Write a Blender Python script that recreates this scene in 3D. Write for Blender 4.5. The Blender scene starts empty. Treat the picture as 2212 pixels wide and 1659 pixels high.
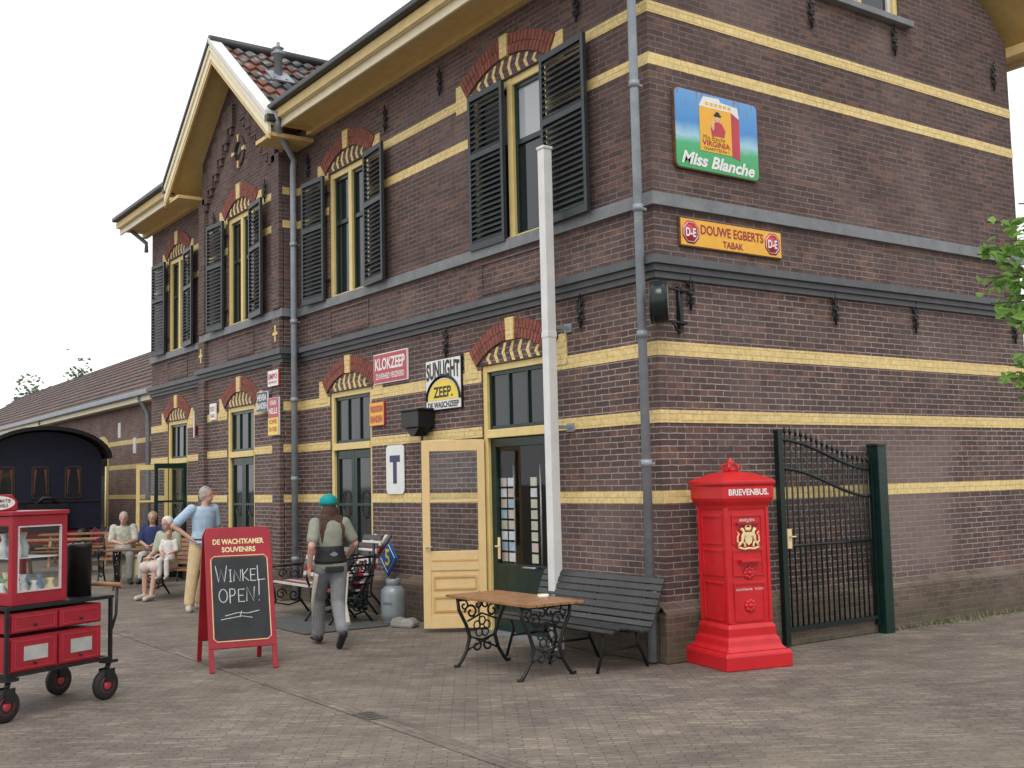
import bpy, bmesh, math, random
from mathutils import Vector, Matrix
random.seed(7)
sc=bpy.context.scene
C=bpy.data.collections.new('station'); sc.collection.children.link(C)
R=math.radians
V=Vector
# ------------------------------------------------------------------ camera
W,H=2212.,1659.
F=2408.
def _n(v): v=V(v); v.normalize(); return v
dL=_n((-587-W/2,-(1079-H/2),-F)); dR=_n((4552-W/2,-(962-H/2),-F))
up=dR.cross(dL).normalized(); dR=dL.cross(up).normalized()
Rot=Matrix((dR,dL,up))
CAMZ=1.75
cam=bpy.data.cameras.new('camera'); co=bpy.data.objects.new('camera',cam); C.objects.link(co)
co.matrix_world=Matrix.Translation((0,0,CAMZ))@Rot.to_4x4()
cam.sensor_fit='HORIZONTAL'; cam.sensor_width=36; cam.lens=F/W*36; cam.clip_end=1000; cam.clip_start=.05
sc.camera=co
CX,CY,BX=7.386,8.02,7.12
BY0,BY1=16.4,20.1
COR=V((CX,CY,0))
def ray(px,py): return Rot@V((px-W/2,-(py-H/2),-F))
def G(px,py,z=0):
    d=ray(px,py); t=(z-CAMZ)/d.z; return V((d.x*t,d.y*t,z))
def FL(px,py,x=CX):
    d=ray(px,py); t=x/d.x; return d.y*t, d.z*t+CAMZ
def FS(px,py,y=CY):
    d=ray(px,py); t=y/d.y; return d.x*t, d.z*t+CAMZ
# ------------------------------------------------------------------ mesh builder
T=Matrix.Translation
def RZ(a): return Matrix.Rotation(a,4,'Z')
def RX(a): return Matrix.Rotation(a,4,'X')
def RY(a): return Matrix.Rotation(a,4,'Y')
class MB:
    def __init__(s,M=None): s.v=[];s.f=[];s.mi=[];s.sm=[];s.M=M;s.cur=0
    def add(s,vs,fs,smooth=False,T_=None):
        n=len(s.v)
        for p in vs:
            p=V(p)
            if T_ is not None: p=T_@p
            if s.M is not None: p=s.M@p
            s.v.append(tuple(p))
        for f in fs: s.f.append([n+i for i in f]); s.mi.append(s.cur); s.sm.append(smooth)
    def box(s,x0,x1,y0,y1,z0,z1,T_=None):
        s.add([(x0,y0,z0),(x1,y0,z0),(x1,y1,z0),(x0,y1,z0),(x0,y0,z1),(x1,y0,z1),(x1,y1,z1),(x0,y1,z1)],
              [(0,3,2,1),(4,5,6,7),(0,1,5,4),(1,2,6,5),(2,3,7,6),(3,0,4,7)],T_=T_)
    def prism(s,out,y0,y1,T_=None):
        n=len(out)
        s.add([(x,y0,z) for x,z in out]+[(x,y1,z) for x,z in out],
              [list(range(n)),list(range(2*n-1,n-1,-1))]+[(i,(i+1)%n,n+(i+1)%n,n+i) for i in range(n)],T_=T_)
    def quad(s,*p): s.add(p,[tuple(range(len(p)))])
    def tube(s,pts,r,n=8,T_=None,closed=False):
        pts=[V(p) for p in pts]; m=len(pts)
        if not hasattr(r,'__len__'): r=[r]*m
        vs=[];fs=[]
        prev=None
        for i,p in enumerate(pts):
            if closed: t=(pts[(i+1)%m]-pts[i-1])
            else: t=(pts[min(i+1,m-1)]-pts[max(i-1,0)])
            if t.length<1e-9: t=V((0,0,1))
            t.normalize()
            if prev is None:
                a=V((0,0,1)) if abs(t.z)<.9 else V((1,0,0)); u=t.cross(a).normalized()
            else:
                u=prev-t*prev.dot(t)
                if u.length<1e-6: u=t.cross(V((0,0,1)))
                u.normalize()
            prev=u; w=t.cross(u)
            for k in range(n):
                a=2*math.pi*k/n; vs.append(p+u*math.cos(a)*r[i]+w*math.sin(a)*r[i])
        for i in range(m if closed else m-1):
            j=(i+1)%m
            for k in range(n):
                fs.append((i*n+k,i*n+(k+1)%n,j*n+(k+1)%n,j*n+k))
        s.add(vs,fs,n>5,T_)
        if not closed:
            s.add(vs[:n],[tuple(range(n))],False,T_); s.add(vs[-n:],[tuple(range(n))],False,T_)
    def lathe(s,prof,c=(0,0,0),n=20,T_=None,ph=0,smooth=True):
        vs=[];fs=[]
        for r,z in prof:
            for k in range(n):
                a=2*math.pi*k/n+ph; vs.append((c[0]+r*math.cos(a),c[1]+r*math.sin(a),c[2]+z))
        for i in range(len(prof)-1):
            for k in range(n): fs.append((i*n+k,i*n+(k+1)%n,(i+1)*n+(k+1)%n,(i+1)*n+k))
        fs.append(tuple(range(n))); fs.append(tuple(range((len(prof)-1)*n,len(prof)*n)))
        s.add(vs,fs,smooth,T_)
    def ell(s,c,rx,ry,rz,n=12,m=8,T_=None):
        vs=[];fs=[]
        for i in range(m+1):
            a=-math.pi/2+math.pi*i/m
            for k in range(n):
                b=2*math.pi*k/n
                vs.append((c[0]+rx*max(math.cos(a),1e-3)*math.cos(b),c[1]+ry*max(math.cos(a),1e-3)*math.sin(b),c[2]+rz*math.sin(a)))
        for i in range(m):
            for k in range(n): fs.append((i*n+k,i*n+(k+1)%n,(i+1)*n+(k+1)%n,(i+1)*n+k))
        fs.append(tuple(range(n))); fs.append(tuple(range(m*n,(m+1)*n)))
        s.add(vs,fs,True,T_)
    def mesh(s,name='m'):
        me=bpy.data.meshes.new(name); me.from_pydata(s.v,[],s.f)
        me.polygons.foreach_set('material_index',s.mi); me.polygons.foreach_set('use_smooth',s.sm)
        bm=bmesh.new(); bm.from_mesh(me); bmesh.ops.remove_doubles(bm,verts=bm.verts,dist=1e-5) if len(bm.verts)<60000 else None
        bmesh.ops.recalc_face_normals(bm,faces=bm.faces); bm.to_mesh(me); bm.free()
        return me
    def build(s,name,mats,parent=None,bevel=0,mb=None):
        me=s.mesh(name)
        if not isinstance(mats,(list,tuple)): mats=[mats]
        for m in mats: me.materials.append(m)
        o=bpy.data.objects.new(name,me); C.objects.link(o)
        if parent is not None: o.parent=parent
        if mb is not None: o.matrix_basis=mb
        if bevel:
            b=o.modifiers.new('bevel','BEVEL'); b.width=bevel; b.segments=2; b.limit_method='ANGLE'
        return o
def tag(o,label=None,cat=None,group=None,kind=None):
    if label: o['label']=label
    if cat: o['category']=cat
    if group: o['group']=group
    if kind: o['kind']=kind
    return o
def thing(name,label,cat,loc=(0,0,0),rz=0,group=None):
    o=bpy.data.objects.new(name,None); C.objects.link(o); o.location=loc; o.rotation_euler=(0,0,rz); o.empty_display_size=.2
    return tag(o,label,cat,group)
# ------------------------------------------------------------------ materials
def newmat(name):
    m=bpy.data.materials.new(name); m.use_nodes=True
    nt=m.node_tree; b=nt.nodes['Principled BSDF']; return m,nt,b
def N(nt,t,**k):
    n=nt.nodes.new(t)
    for a,b in k.items():
        if a in n.inputs: n.inputs[a].default_value=b
        else: setattr(n,a,b)
    return n
def mat(name,col,rough=.6,metal=0,var=.2,scale=6,bump=.15,bscale=60,spec=.4):
    m,nt,b=newmat(name); L=nt.links
    tc=N(nt,'ShaderNodeTexCoord')
    n1=N(nt,'ShaderNodeTexNoise',Scale=scale,Detail=4,Roughness=.65)
    L.new(tc.outputs['Object'],n1.inputs['Vector'])
    r=N(nt,'ShaderNodeValToRGB'); L.new(n1.outputs['Fac'],r.inputs['Fac'])
    r.color_ramp.elements[0].position=.3; r.color_ramp.elements[1].position=.7
    r.color_ramp.elements[0].color=tuple(c*(1-var) for c in col)+(1,)
    r.color_ramp.elements[1].color=tuple(min(1,c*(1+var*.6)) for c in col)+(1,)
    L.new(r.outputs['Color'],b.inputs['Base Color'])
    b.inputs['Roughness'].default_value=rough; b.inputs['Metallic'].default_value=metal
    b.inputs['Specular IOR Level'].default_value=spec
    if bump:
        n2=N(nt,'ShaderNodeTexNoise',Scale=bscale,Detail=2); L.new(tc.outputs['Object'],n2.inputs['Vector'])
        bp=N(nt,'ShaderNodeBump',Strength=bump,Distance=.01); L.new(n2.outputs['Fac'],bp.inputs['Height']); L.new(bp.outputs['Normal'],b.inputs['Normal'])
    return m
def mixc(nt,a,b,fac,mode='MIX'):
    n=nt.nodes.new('ShaderNodeMix'); n.data_type='RGBA'; n.blend_type=mode
    L=nt.links
    for sock,val in ((n.inputs[0],fac),(n.inputs[6],a),(n.inputs[7],b)):
        if hasattr(val,'is_output'): L.new(val,sock)
        else: sock.default_value=val if not isinstance(val,tuple) else (val+(1,) if len(val)==3 else val)
    return n.outputs[2]
def math_(nt,op,a,b=None):
    n=nt.nodes.new('ShaderNodeMath'); n.operation=op
    for i,v in enumerate((a,b)):
        if v is None: continue
        if hasattr(v,'is_output'): nt.links.new(v,n.inputs[i])
        else: n.inputs[i].default_value=v
    return n.outputs[0]
def ramp(nt,src,stops):
    r=nt.nodes.new('ShaderNodeValToRGB'); nt.links.new(src,r.inputs['Fac'])
    e=r.color_ramp.elements
    while len(e)<len(stops): e.new(.5)
    for i,(p,c) in enumerate(stops): e[i].position=p; e[i].color=c+(1,) if len(c)==3 else c
    return r.outputs['Color']
def brickmat(name,c1,c2,c3,mortar,mortar_hi=None,bw=.22,rh=.0625,ms=.006,ground=False,rot=0,bump=.5,rough=.85,weather=.35,bloom=True,patch=False):
    m,nt,b=newmat(name); L=nt.links
    g=N(nt,'ShaderNodeNewGeometry'); sp=N(nt,'ShaderNodeSeparateXYZ'); L.new(g.outputs['Position'],sp.inputs[0])
    cb=N(nt,'ShaderNodeCombineXYZ')
    if ground:
        c_,s_=math.cos(rot),math.sin(rot)
        u=math_(nt,'ADD',math_(nt,'MULTIPLY',sp.outputs[0],c_),math_(nt,'MULTIPLY',sp.outputs[1],s_))
        v=math_(nt,'ADD',math_(nt,'MULTIPLY',sp.outputs[0],-s_),math_(nt,'MULTIPLY',sp.outputs[1],c_))
        nz=N(nt,'ShaderNodeTexNoise',Scale=1.2,Detail=1); L.new(g.outputs['Position'],nz.inputs['Vector'])
        v=math_(nt,'ADD',v,math_(nt,'MULTIPLY',math_(nt,'SUBTRACT',nz.outputs['Fac'],.5),.14))
        nz=N(nt,'ShaderNodeTexNoise',Scale=9.,Detail=1); L.new(g.outputs['Position'],nz.inputs['Vector'])
        v=math_(nt,'ADD',v,math_(nt,'MULTIPLY',math_(nt,'SUBTRACT',nz.outputs['Fac'],.5),.03))
    else:
        u=math_(nt,'ADD',sp.outputs[0],sp.outputs[1]); v=sp.outputs[2]
        nz=N(nt,'ShaderNodeTexNoise',Scale=14.,Detail=1); L.new(g.outputs['Position'],nz.inputs['Vector'])
        v=math_(nt,'ADD',v,math_(nt,'MULTIPLY',math_(nt,'SUBTRACT',nz.outputs['Fac'],.5),.010))
        u=math_(nt,'ADD',u,math_(nt,'MULTIPLY',math_(nt,'SUBTRACT',nz.outputs['Fac'],.5),.03))
    L.new(u,cb.inputs[0]); L.new(v,cb.inputs[1])
    br=N(nt,'ShaderNodeTexBrick'); L.new(cb.outputs[0],br.inputs['Vector'])
    br.offset=.5
    for k,val in (('Scale',1.),('Mortar Size',ms),('Mortar Smooth',.3),('Bias',-.1),('Brick Width',bw),('Row Height',rh)): br.inputs[k].default_value=val
    br.inputs['Color1'].default_value=c1+(1,); br.inputs['Color2'].default_value=c2+(1,)
    row=math_(nt,'FLOOR',math_(nt,'DIVIDE',v,rh))
    uu=math_(nt,'ADD',math_(nt,'DIVIDE',u,bw),math_(nt,'MULTIPLY',math_(nt,'MODULO',row,2.),.5))
    cell=N(nt,'ShaderNodeCombineXYZ'); L.new(math_(nt,'FLOOR',uu),cell.inputs[0]); L.new(row,cell.inputs[1])
    wn=N(nt,'ShaderNodeTexWhiteNoise'); wn.noise_dimensions='2D'; L.new(cell.outputs[0],wn.inputs['Vector'])
    nm=N(nt,'ShaderNodeTexNoise',Scale=1.7,Detail=3); L.new(g.outputs['Position'],nm.inputs['Vector'])
    mf=ramp(nt,nm.outputs['Fac'],[(.35,(.72,)*3),(.65,(1.08,)*3)])
    mo=mortar
    if mortar_hi is not None:
        zr=N(nt,'ShaderNodeMapRange'); L.new(sp.outputs[2],zr.inputs['Value']); zr.inputs['From Min'].default_value=2.8; zr.inputs['From Max'].default_value=5.
        mo=mixc(nt,mortar,mortar_hi,zr.outputs['Result'])
    mo=mixc(nt,mo,mf,1.,'MULTIPLY')
    L.new(mo,br.inputs['Mortar'])
    isb=math_(nt,'SUBTRACT',1.,br.outputs['Fac'])
    pick=math_(nt,'MULTIPLY',math_(nt,'GREATER_THAN',wn.outputs['Value'],.86),isb)
    col=mixc(nt,br.outputs['Color'],c3,math_(nt,'MULTIPLY',pick,.7))
    n1=N(nt,'ShaderNodeTexNoise',Scale=.9,Detail=5,Roughness=.65); L.new(g.outputs['Position'],n1.inputs['Vector'])
    col=mixc(nt,col,ramp(nt,n1.outputs['Fac'],[(.25,(1-weather,)*3),(.75,(1+weather,)*3)]),1.,'MULTIPLY')
    n3=N(nt,'ShaderNodeTexNoise',Scale=22.,Detail=3,Roughness=.7); L.new(g.outputs['Position'],n3.inputs['Vector'])
    col=mixc(nt,col,ramp(nt,n3.outputs['Fac'],[(.3,(.78,)*3),(.75,(1.18,)*3)]),1.,'MULTIPLY')
    if ground:
        n4=N(nt,'ShaderNodeTexNoise',Scale=.35,Detail=5,Roughness=.65); L.new(g.outputs['Position'],n4.inputs['Vector'])
        col=mixc(nt,col,(.25,.215,.16),ramp(nt,n4.outputs['Fac'],[(.48,(0,0,0)),(.75,(.45,.45,.45))]))
        n5=N(nt,'ShaderNodeTexNoise',Scale=70.,Detail=1); L.new(g.outputs['Position'],n5.inputs['Vector'])
        col=mixc(nt,col,(.42,.38,.3),ramp(nt,n5.outputs['Fac'],[(.70,(0,0,0)),(.76,(.5,.5,.5))]))
        n6=N(nt,'ShaderNodeTexNoise',Scale=2.6,Detail=4,Roughness=.7); L.new(g.outputs['Position'],n6.inputs['Vector'])
        col=mixc(nt,col,ramp(nt,n6.outputs['Fac'],[(.35,(.8,.8,.82)),(.65,(1.12,1.1,1.05))]),1.,'MULTIPLY')
    elif bloom:
        n4=N(nt,'ShaderNodeTexNoise',Scale=.55,Detail=4,Roughness=.6); L.new(g.outputs['Position'],n4.inputs['Vector'])
        col=mixc(nt,col,(.28,.215,.20),ramp(nt,n4.outputs['Fac'],[(.52,(0,0,0)),(.74,(.32,.32,.32))]))
        if patch: # faded former render patch low on the side wall
            def band_(src,c0,hw,soft):
                d=math_(nt,'ABSOLUTE',math_(nt,'SUBTRACT',src,c0)); mr=N(nt,'ShaderNodeMapRange'); L.new(d,mr.inputs['Value'])
                mr.inputs['From Min'].default_value=hw+soft; mr.inputs['From Max'].default_value=hw-soft; return mr.outputs['Result']
            zn=math_(nt,'ADD',sp.outputs[2],math_(nt,'MULTIPLY',math_(nt,'SUBTRACT',n4.outputs['Fac'],.5),1.2))
            xn=math_(nt,'ADD',sp.outputs[0],math_(nt,'MULTIPLY',math_(nt,'SUBTRACT',n1.outputs['Fac'],.5),1.6))
            f=math_(nt,'MULTIPLY',math_(nt,'MULTIPLY',band_(xn,11.35,.75,.25),band_(zn,1.4,.8,.25)),.55)
            col=mixc(nt,col,(.27,.2,.185),f)
        zf=N(nt,'ShaderNodeMapRange'); L.new(sp.outputs[2],zf.inputs['Value']); zf.inputs['From Min'].default_value=.55; zf.inputs['From Max'].default_value=0.
        zf.inputs['To Max'].default_value=.5
        col=mixc(nt,col,(.085,.08,.05),zf.outputs['Result'])
    else:
        n4=N(nt,'ShaderNodeTexNoise',Scale=5.,Detail=5,Roughness=.75); L.new(g.outputs['Position'],n4.inputs['Vector'])
        col=mixc(nt,col,(.35,.24,.13),ramp(nt,n4.outputs['Fac'],[(.6,(0,0,0)),(.76,(.45,.45,.45))]))
    L.new(col,b.inputs['Base Color']); b.inputs['Roughness'].default_value=rough; b.inputs['Specular IOR Level'].default_value=.25
    hgt=math_(nt,'ADD',isb,math_(nt,'MULTIPLY',n3.outputs['Fac'],.5))
    bp=N(nt,'ShaderNodeBump',Strength=bump,Distance=.012); L.new(hgt,bp.inputs['Height']); L.new(bp.outputs['Normal'],b.inputs['Normal'])
    return m
def tilemat(name,axis,pitch_v,cols):
    m,nt,b=newmat(name); L=nt.links
    g=N(nt,'ShaderNodeNewGeometry'); sp=N(nt,'ShaderNodeSeparateXYZ'); L.new(g.outputs['Position'],sp.inputs[0])
    cb=N(nt,'ShaderNodeCombineXYZ'); L.new(math_(nt,'FLOOR',math_(nt,'DIVIDE',sp.outputs[axis],.22)),cb.inputs[0])
    L.new(math_(nt,'FLOOR',math_(nt,'DIVIDE',sp.outputs[2],pitch_v)),cb.inputs[1])
    wn=N(nt,'ShaderNodeTexWhiteNoise'); wn.noise_dimensions='2D'; L.new(cb.outputs[0],wn.inputs['Vector'])
    r=nt.nodes.new('ShaderNodeValToRGB'); L.new(wn.outputs['Value'],r.inputs['Fac']); r.color_ramp.interpolation='CONSTANT'
    e=r.color_ramp.elements
    while len(e)<len(cols): e.new(.5)
    for i,(p,c) in enumerate(cols): e[i].position=p; e[i].color=c+(1,)
    n1=N(nt,'ShaderNodeTexNoise',Scale=9,Detail=4); L.new(g.outputs['Position'],n1.inputs['Vector'])
    w=ramp(nt,n1.outputs['Fac'],[(.3,(.7,)*3),(.7,(1.25,)*3)])
    L.new(mixc(nt,r.outputs['Color'],w,1.,'MULTIPLY'),b.inputs['Base Color']); b.inputs['Roughness'].default_value=.7
    return m
def glassmat(name,tint=(.9,.93,.93),refl=.05):
    m=bpy.data.materials.new(name); m.use_nodes=True; nt=m.node_tree; nt.nodes.clear(); L=nt.links
    o=N(nt,'ShaderNodeOutputMaterial'); t=N(nt,'ShaderNodeBsdfTransparent'); t.inputs[0].default_value=tint+(1,)
    gl=N(nt,'ShaderNodeBsdfGlossy'); gl.inputs['Roughness'].default_value=.02
    lw=N(nt,'ShaderNodeLayerWeight'); lw.inputs[0].default_value=.5
    f=math_(nt,'ADD',math_(nt,'MULTIPLY',math_(nt,'POWER',lw.outputs['Facing'],4.),.5),refl)
    mx=N(nt,'ShaderNodeMixShader'); L.new(f,mx.inputs[0]); L.new(t.outputs[0],mx.inputs[1]); L.new(gl.outputs[0],mx.inputs[2]); L.new(mx.outputs[0],o.inputs[0])
    return m
M={}
M['brick']=brickmat('dark_purple_brick',(.094,.061,.056),(.138,.086,.075),(.19,.105,.08),(.37,.335,.31),(.2,.178,.165),ms=.0058,weather=.17,patch=True)
M['brick_old']=brickmat('old_plinth_brick',(.12,.085,.07),(.17,.12,.095),(.08,.065,.05),(.2,.18,.14),weather=.35)
M['brick_wing']=brickmat('wing_brick',(.2,.125,.105),(.25,.15,.12),(.14,.09,.075),(.36,.31,.28))
M['band']=brickmat('yellow_painted_brick',(.78,.60,.27),(.75,.57,.25),(.8,.63,.3),(.69,.52,.22),weather=.08,bump=.4,rough=.6,bloom=False)
M['paving']=brickmat('clay_paving',(.172,.145,.124),(.222,.187,.158),(.27,.232,.19),(.105,.092,.078),bw=.2,rh=.055,ms=.004,ground=True,rot=R(-33),bump=.6,weather=.25)
M['channel']=brickmat('channel_paving',(.15,.127,.11),(.2,.17,.145),(.24,.21,.175),(.1,.088,.075),bw=.2,rh=.06,ms=.004,ground=True,rot=R(90),bump=.6,weather=.25)
M['yellow']=mat('yellow_paint',(.76,.59,.24),.45,var=.1,bump=.05)
M['cream']=mat('cream_paint',(.88,.8,.57),.5,var=.08,bump=.05)
M['soffit']=mat('ochre_soffit_paint',(.7,.52,.22),.6,var=.12,bump=.05)
M['white']=mat('white_paint',(.74,.74,.72),.5,var=.12,bump=.05,scale=3)
M['grey']=mat('grey_stone_paint',(.2,.212,.222),.6,var=.22)
M['dgrey']=mat('dark_grey_cornice_paint',(.1,.105,.112),.55,var=.2)
M['zinc']=mat('painted_zinc',(.28,.315,.345),.45,var=.2,metal=.15)
M['black']=mat('black_iron',(.018,.018,.019),.4,var=.3,metal=.2)
M['blackwood']=mat('black_painted_wood',(.04,.042,.043),.35,var=.3)
M['gutter']=mat('dark_gutter',(.035,.037,.04),.4,var=.3)
M['shutter']=mat('dark_shutter_paint',(.028,.035,.038),.4,var=.25)
M['slat']=mat('grey_green_louvre_paint',(.07,.084,.09),.3,var=.2)
M['green']=mat('dark_green_gloss_paint',(.008,.03,.024),.25,var=.3)
M['redarch']=mat('red_voussoir_brick',(.26,.085,.06),.8,var=.45,scale=14,bump=.4)
M['mortar']=mat('dark_mortar',(.13,.075,.06),.9)
M['peach']=mat('peach_door_paint',(.8,.58,.28),.4,var=.07,bump=.05)
M['peach2']=mat('orange_ochre_trim_paint',(.68,.42,.14),.4,var=.07,bump=.05)
M['glass']=glassmat('clear_glass')
M['boxred']=mat('letterbox_red_enamel',(.6,.014,.02),.32,var=.14,bump=.03,spec=.5)
M['gold']=mat('cream_gilt_paint',(.82,.68,.38),.5,var=.15)
M['darkred']=mat('dark_red_paint',(.33,.014,.026),.38,var=.15,bump=.03)
M['slate']=mat('chalkboard_black',(.03,.033,.036),.7,var=.4,scale=3)
M['chalk']=mat('chalk_marks',(.68,.7,.7),.9,var=.2)
M['wood']=mat('varnished_teak',(.34,.17,.075),.4,var=.4,scale=9)
M['signwhite']=mat('white_enamel',(.8,.8,.77),.3,var=.06,bump=0)
M['signblue']=mat('blue_enamel',(.02,.12,.42),.3,var=.1,bump=0)
M['navy']=mat('navy_enamel',(.02,.03,.09),.3,var=.1,bump=0)
M['signred']=mat('red_enamel',(.5,.04,.06),.3,var=.1,bump=0)
M['signorange']=mat('orange_enamel',(.85,.44,.035),.3,var=.08,bump=0)
M['signyellow']=mat('yellow_enamel',(.88,.65,.05),.3,var=.08,bump=0)
M['rust']=mat('rusty_rim',(.16,.07,.035),.8,var=.5,scale=30)
M['rubber']=mat('black_rubber',(.02,.02,.02),.7)
M['gas']=mat('grey_gas_bottle_paint',(.26,.29,.31),.4,var=.1,metal=.2)
M['matrub']=mat('dark_floor_mat',(.085,.088,.088),.85,var=.2)
M['stone']=mat('pale_stone',(.3,.29,.26),.9,var=.4)
M['interior']=mat('dark_interior',(.07,.055,.045),.9)
M['tin']=mat('silver_metal',(.5,.5,.5),.35,metal=.8)
def darkglass(name,col,rough=.05):
    m,nt,b=newmat(name); b.inputs['Base Color'].default_value=col+(1,); b.inputs['Roughness'].default_value=rough
    b.inputs['Specular IOR Level'].default_value=.6
    tc=N(nt,'ShaderNodeTexCoord'); n=N(nt,'ShaderNodeTexNoise',Scale=1.4,Detail=1); nt.links.new(tc.outputs['Object'],n.inputs['Vector'])
    bp=N(nt,'ShaderNodeBump',Strength=.05,Distance=.05); nt.links.new(n.outputs['Fac'],bp.inputs['Height']); nt.links.new(bp.outputs['Normal'],b.inputs['Normal'])
    return m
M['pane']=darkglass('dark_window_glass',(.018,.022,.024))
M['curtain']=darkglass('curtained_window_glass',(.42,.45,.47),.08)
M['tiles_x']=tilemat('mixed_pantiles_cross',0,.207,[(0,(.06,.06,.062)),(.3,(.1,.095,.093)),(.55,(.19,.075,.055)),(.7,(.25,.1,.07)),(.8,(.16,.155,.15)),(.92,(.25,.24,.23))])
M['tiles_y']=tilemat('mixed_pantiles_main',1,.207,[(0,(.09,.075,.07)),(.3,(.13,.09,.08)),(.55,(.16,.09,.075)),(.8,(.11,.1,.095)),(.92,(.18,.11,.09))])
# ------------------------------------------------------------------ text
def text(name,s,Mx,w,h,m,parent,bold=.0,curve=None,shear=0):
    cu=bpy.data.curves.new('t','FONT'); cu.body=s; cu.size=1; cu.offset=bold; cu.align_x='CENTER'; cu.resolution_u=3; cu.shear=shear
    o=bpy.data.objects.new('t',cu); C.objects.link(o); bpy.context.view_layer.update()
    dg=bpy.context.evaluated_depsgraph_get(); me=bpy.data.meshes.new_from_object(o.evaluated_get(dg))
    bpy.data.objects.remove(o); bpy.data.curves.remove(cu)
    xs=[v.co.x for v in me.vertices]; ys=[v.co.y for v in me.vertices]
    x0,x1,y0,y1=min(xs),max(xs),min(ys),max(ys)
    for v in me.vertices:
        X=((v.co.x-x0)/(x1-x0)-.5)*w; Z=((v.co.y-y0)/(y1-y0)-.5)*h
        if curve: Z+=curve*(1-(2*X/w)**2)
        v.co=Mx@V((X,0,Z))
    me.materials.clear(); me.materials.append(m); me.name=name
    t=bpy.data.objects.new(name,me); C.objects.link(t); t.parent=parent
    return t
# ================================================================== SETTING
g=MB(); g.quad((-300,-200,0),(300,-200,0),(300,500,0),(-300,500,0)); tag(g.build('ground',M['paving']),kind='structure')
g=MB(); g.quad((3.95,3,.004),(4.13,3,.004),(4.13,26,.004),(3.95,26,.004)); tag(g.build('paved_channel',M['channel']),kind='structure')
# ================================================================== BUILDING
B=thing('station_building','two storey dark brick station building with yellow bands, louvred shutters and front gable','building',COR)
OFF=T(-COR)
def LM(yc,x=CX): return OFF@T((x,yc,0))@RZ(R(-90))
def SM(xc=0): return OFF@T((xc,CY,0))
def wallgrid(mb,x0,x1,z0,z1,holes,d=.17,y=0):
    xs=sorted({x0,x1,*[h[0] for h in holes],*[h[1] for h in holes]}); zs=sorted({z0,z1,*[h[2] for h in holes],*[h[3] for h in holes]})
    for a,b in zip(xs,xs[1:]):
        for c,e in zip(zs,zs[1:]):
            cx,cz=(a+b)/2,(c+e)/2
            if any(h[0]<cx<h[1] and h[2]<cz<h[3] for h in holes): continue
            mb.quad((a,y,c),(b,y,c),(b,y,e),(a,y,e))
    for h0,h1,h2,h3 in holes:
        mb.quad((h0,y,h2),(h0,y,h3),(h0,y+d,h3),(h0,y+d,h2)); mb.quad((h1,y,h2),(h1,y,h3),(h1,y+d,h3),(h1,y+d,h2))
        mb.quad((h0,y,h3),(h1,y,h3),(h1,y+d,h3),(h0,y+d,h3)); mb.quad((h0,y,h2),(h1,y,h2),(h1,y+d,h2),(h0,y+d,h2))
YC=[10.48,14.63,18.22,22.3]
ZD,ZU0,ZU1=3.14,4.57,6.5
HD=[.67,.66,.62,.6]; HU=[.76,.65,.6,.58]
EZ=7.36
mb=MB(LM(0))   # local x=-Y
def hol(i): return [(-YC[i]-HD[i],-YC[i]+HD[i],.0,ZD),(-YC[i]-HU[i],-YC[i]+HU[i],ZU0,ZU1)]
wallgrid(mb,-BY0,-CY,0,EZ+.1,hol(0)+hol(1))
wallgrid(mb,-24,-BY1,0,EZ+.1,hol(3))
mb.M=LM(0,BX)
wallgrid(mb,-BY1,-BY0,0,7.0,hol(2))
yc=(BY0+BY1)/2
mb.quad((-BY1,0,7.),(-BY0,0,7.),(-BY0,0,7.88),(-yc,0,9.3),(-BY1,0,7.88))
for yy in (BY0,BY1): mb.quad((-yy,0,0),(-yy,CX-BX,0),(-yy,CX-BX,7.9),(-yy,0,7.9))
SX1=13.85; XR=(CX+SX1)/2; SL=.82
mb.M=SM(0)
wallgrid(mb,CX,SX1,0,7.25,[])
def rz(x): return EZ+.1+SL*(min(x-CX,SX1-x))
h0,h1=10.1,11.55
mb.quad((CX,0,7.25),(h0,0,7.25),(h0,0,rz(h0)),(CX,0,rz(CX)))
mb.quad((h1,0,7.25),(SX1,0,7.25),(SX1,0,rz(SX1)),(h1,0,rz(h1)))
mb.quad((h0,0,8.7),(h1,0,8.7),(h1,0,rz(h1)),(XR,0,rz(XR)),(h0,0,rz(h0)))
for x in (h0,h1): mb.quad((x,0,7.25),(x,.15,7.25),(x,.15,8.7),(x,0,8.7))
mb.M=OFF
mb.quad((SX1,CY,0),(SX1,24,0),(SX1,24,7.4),(SX1,CY,7.4))
mb.quad((CX,24,0),(SX1,24,0),(SX1,24,7.4),(XR,24,rz(XR)),(CX,24,7.4))
wall=mb.build('wall',M['brick'],B)
mb=MB(OFF); mb.box(CX+1.6,CX+1.7,CY+.3,23.8,.0,7.2); mb.build('inner_wall',M['interior'],B)
mb=MB(OFF); mb.box(CX+.2,CX+1.6,CY+.3,23.8,3.9,4.0); mb.build('inner_ceiling',M['interior'],B)
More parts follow.
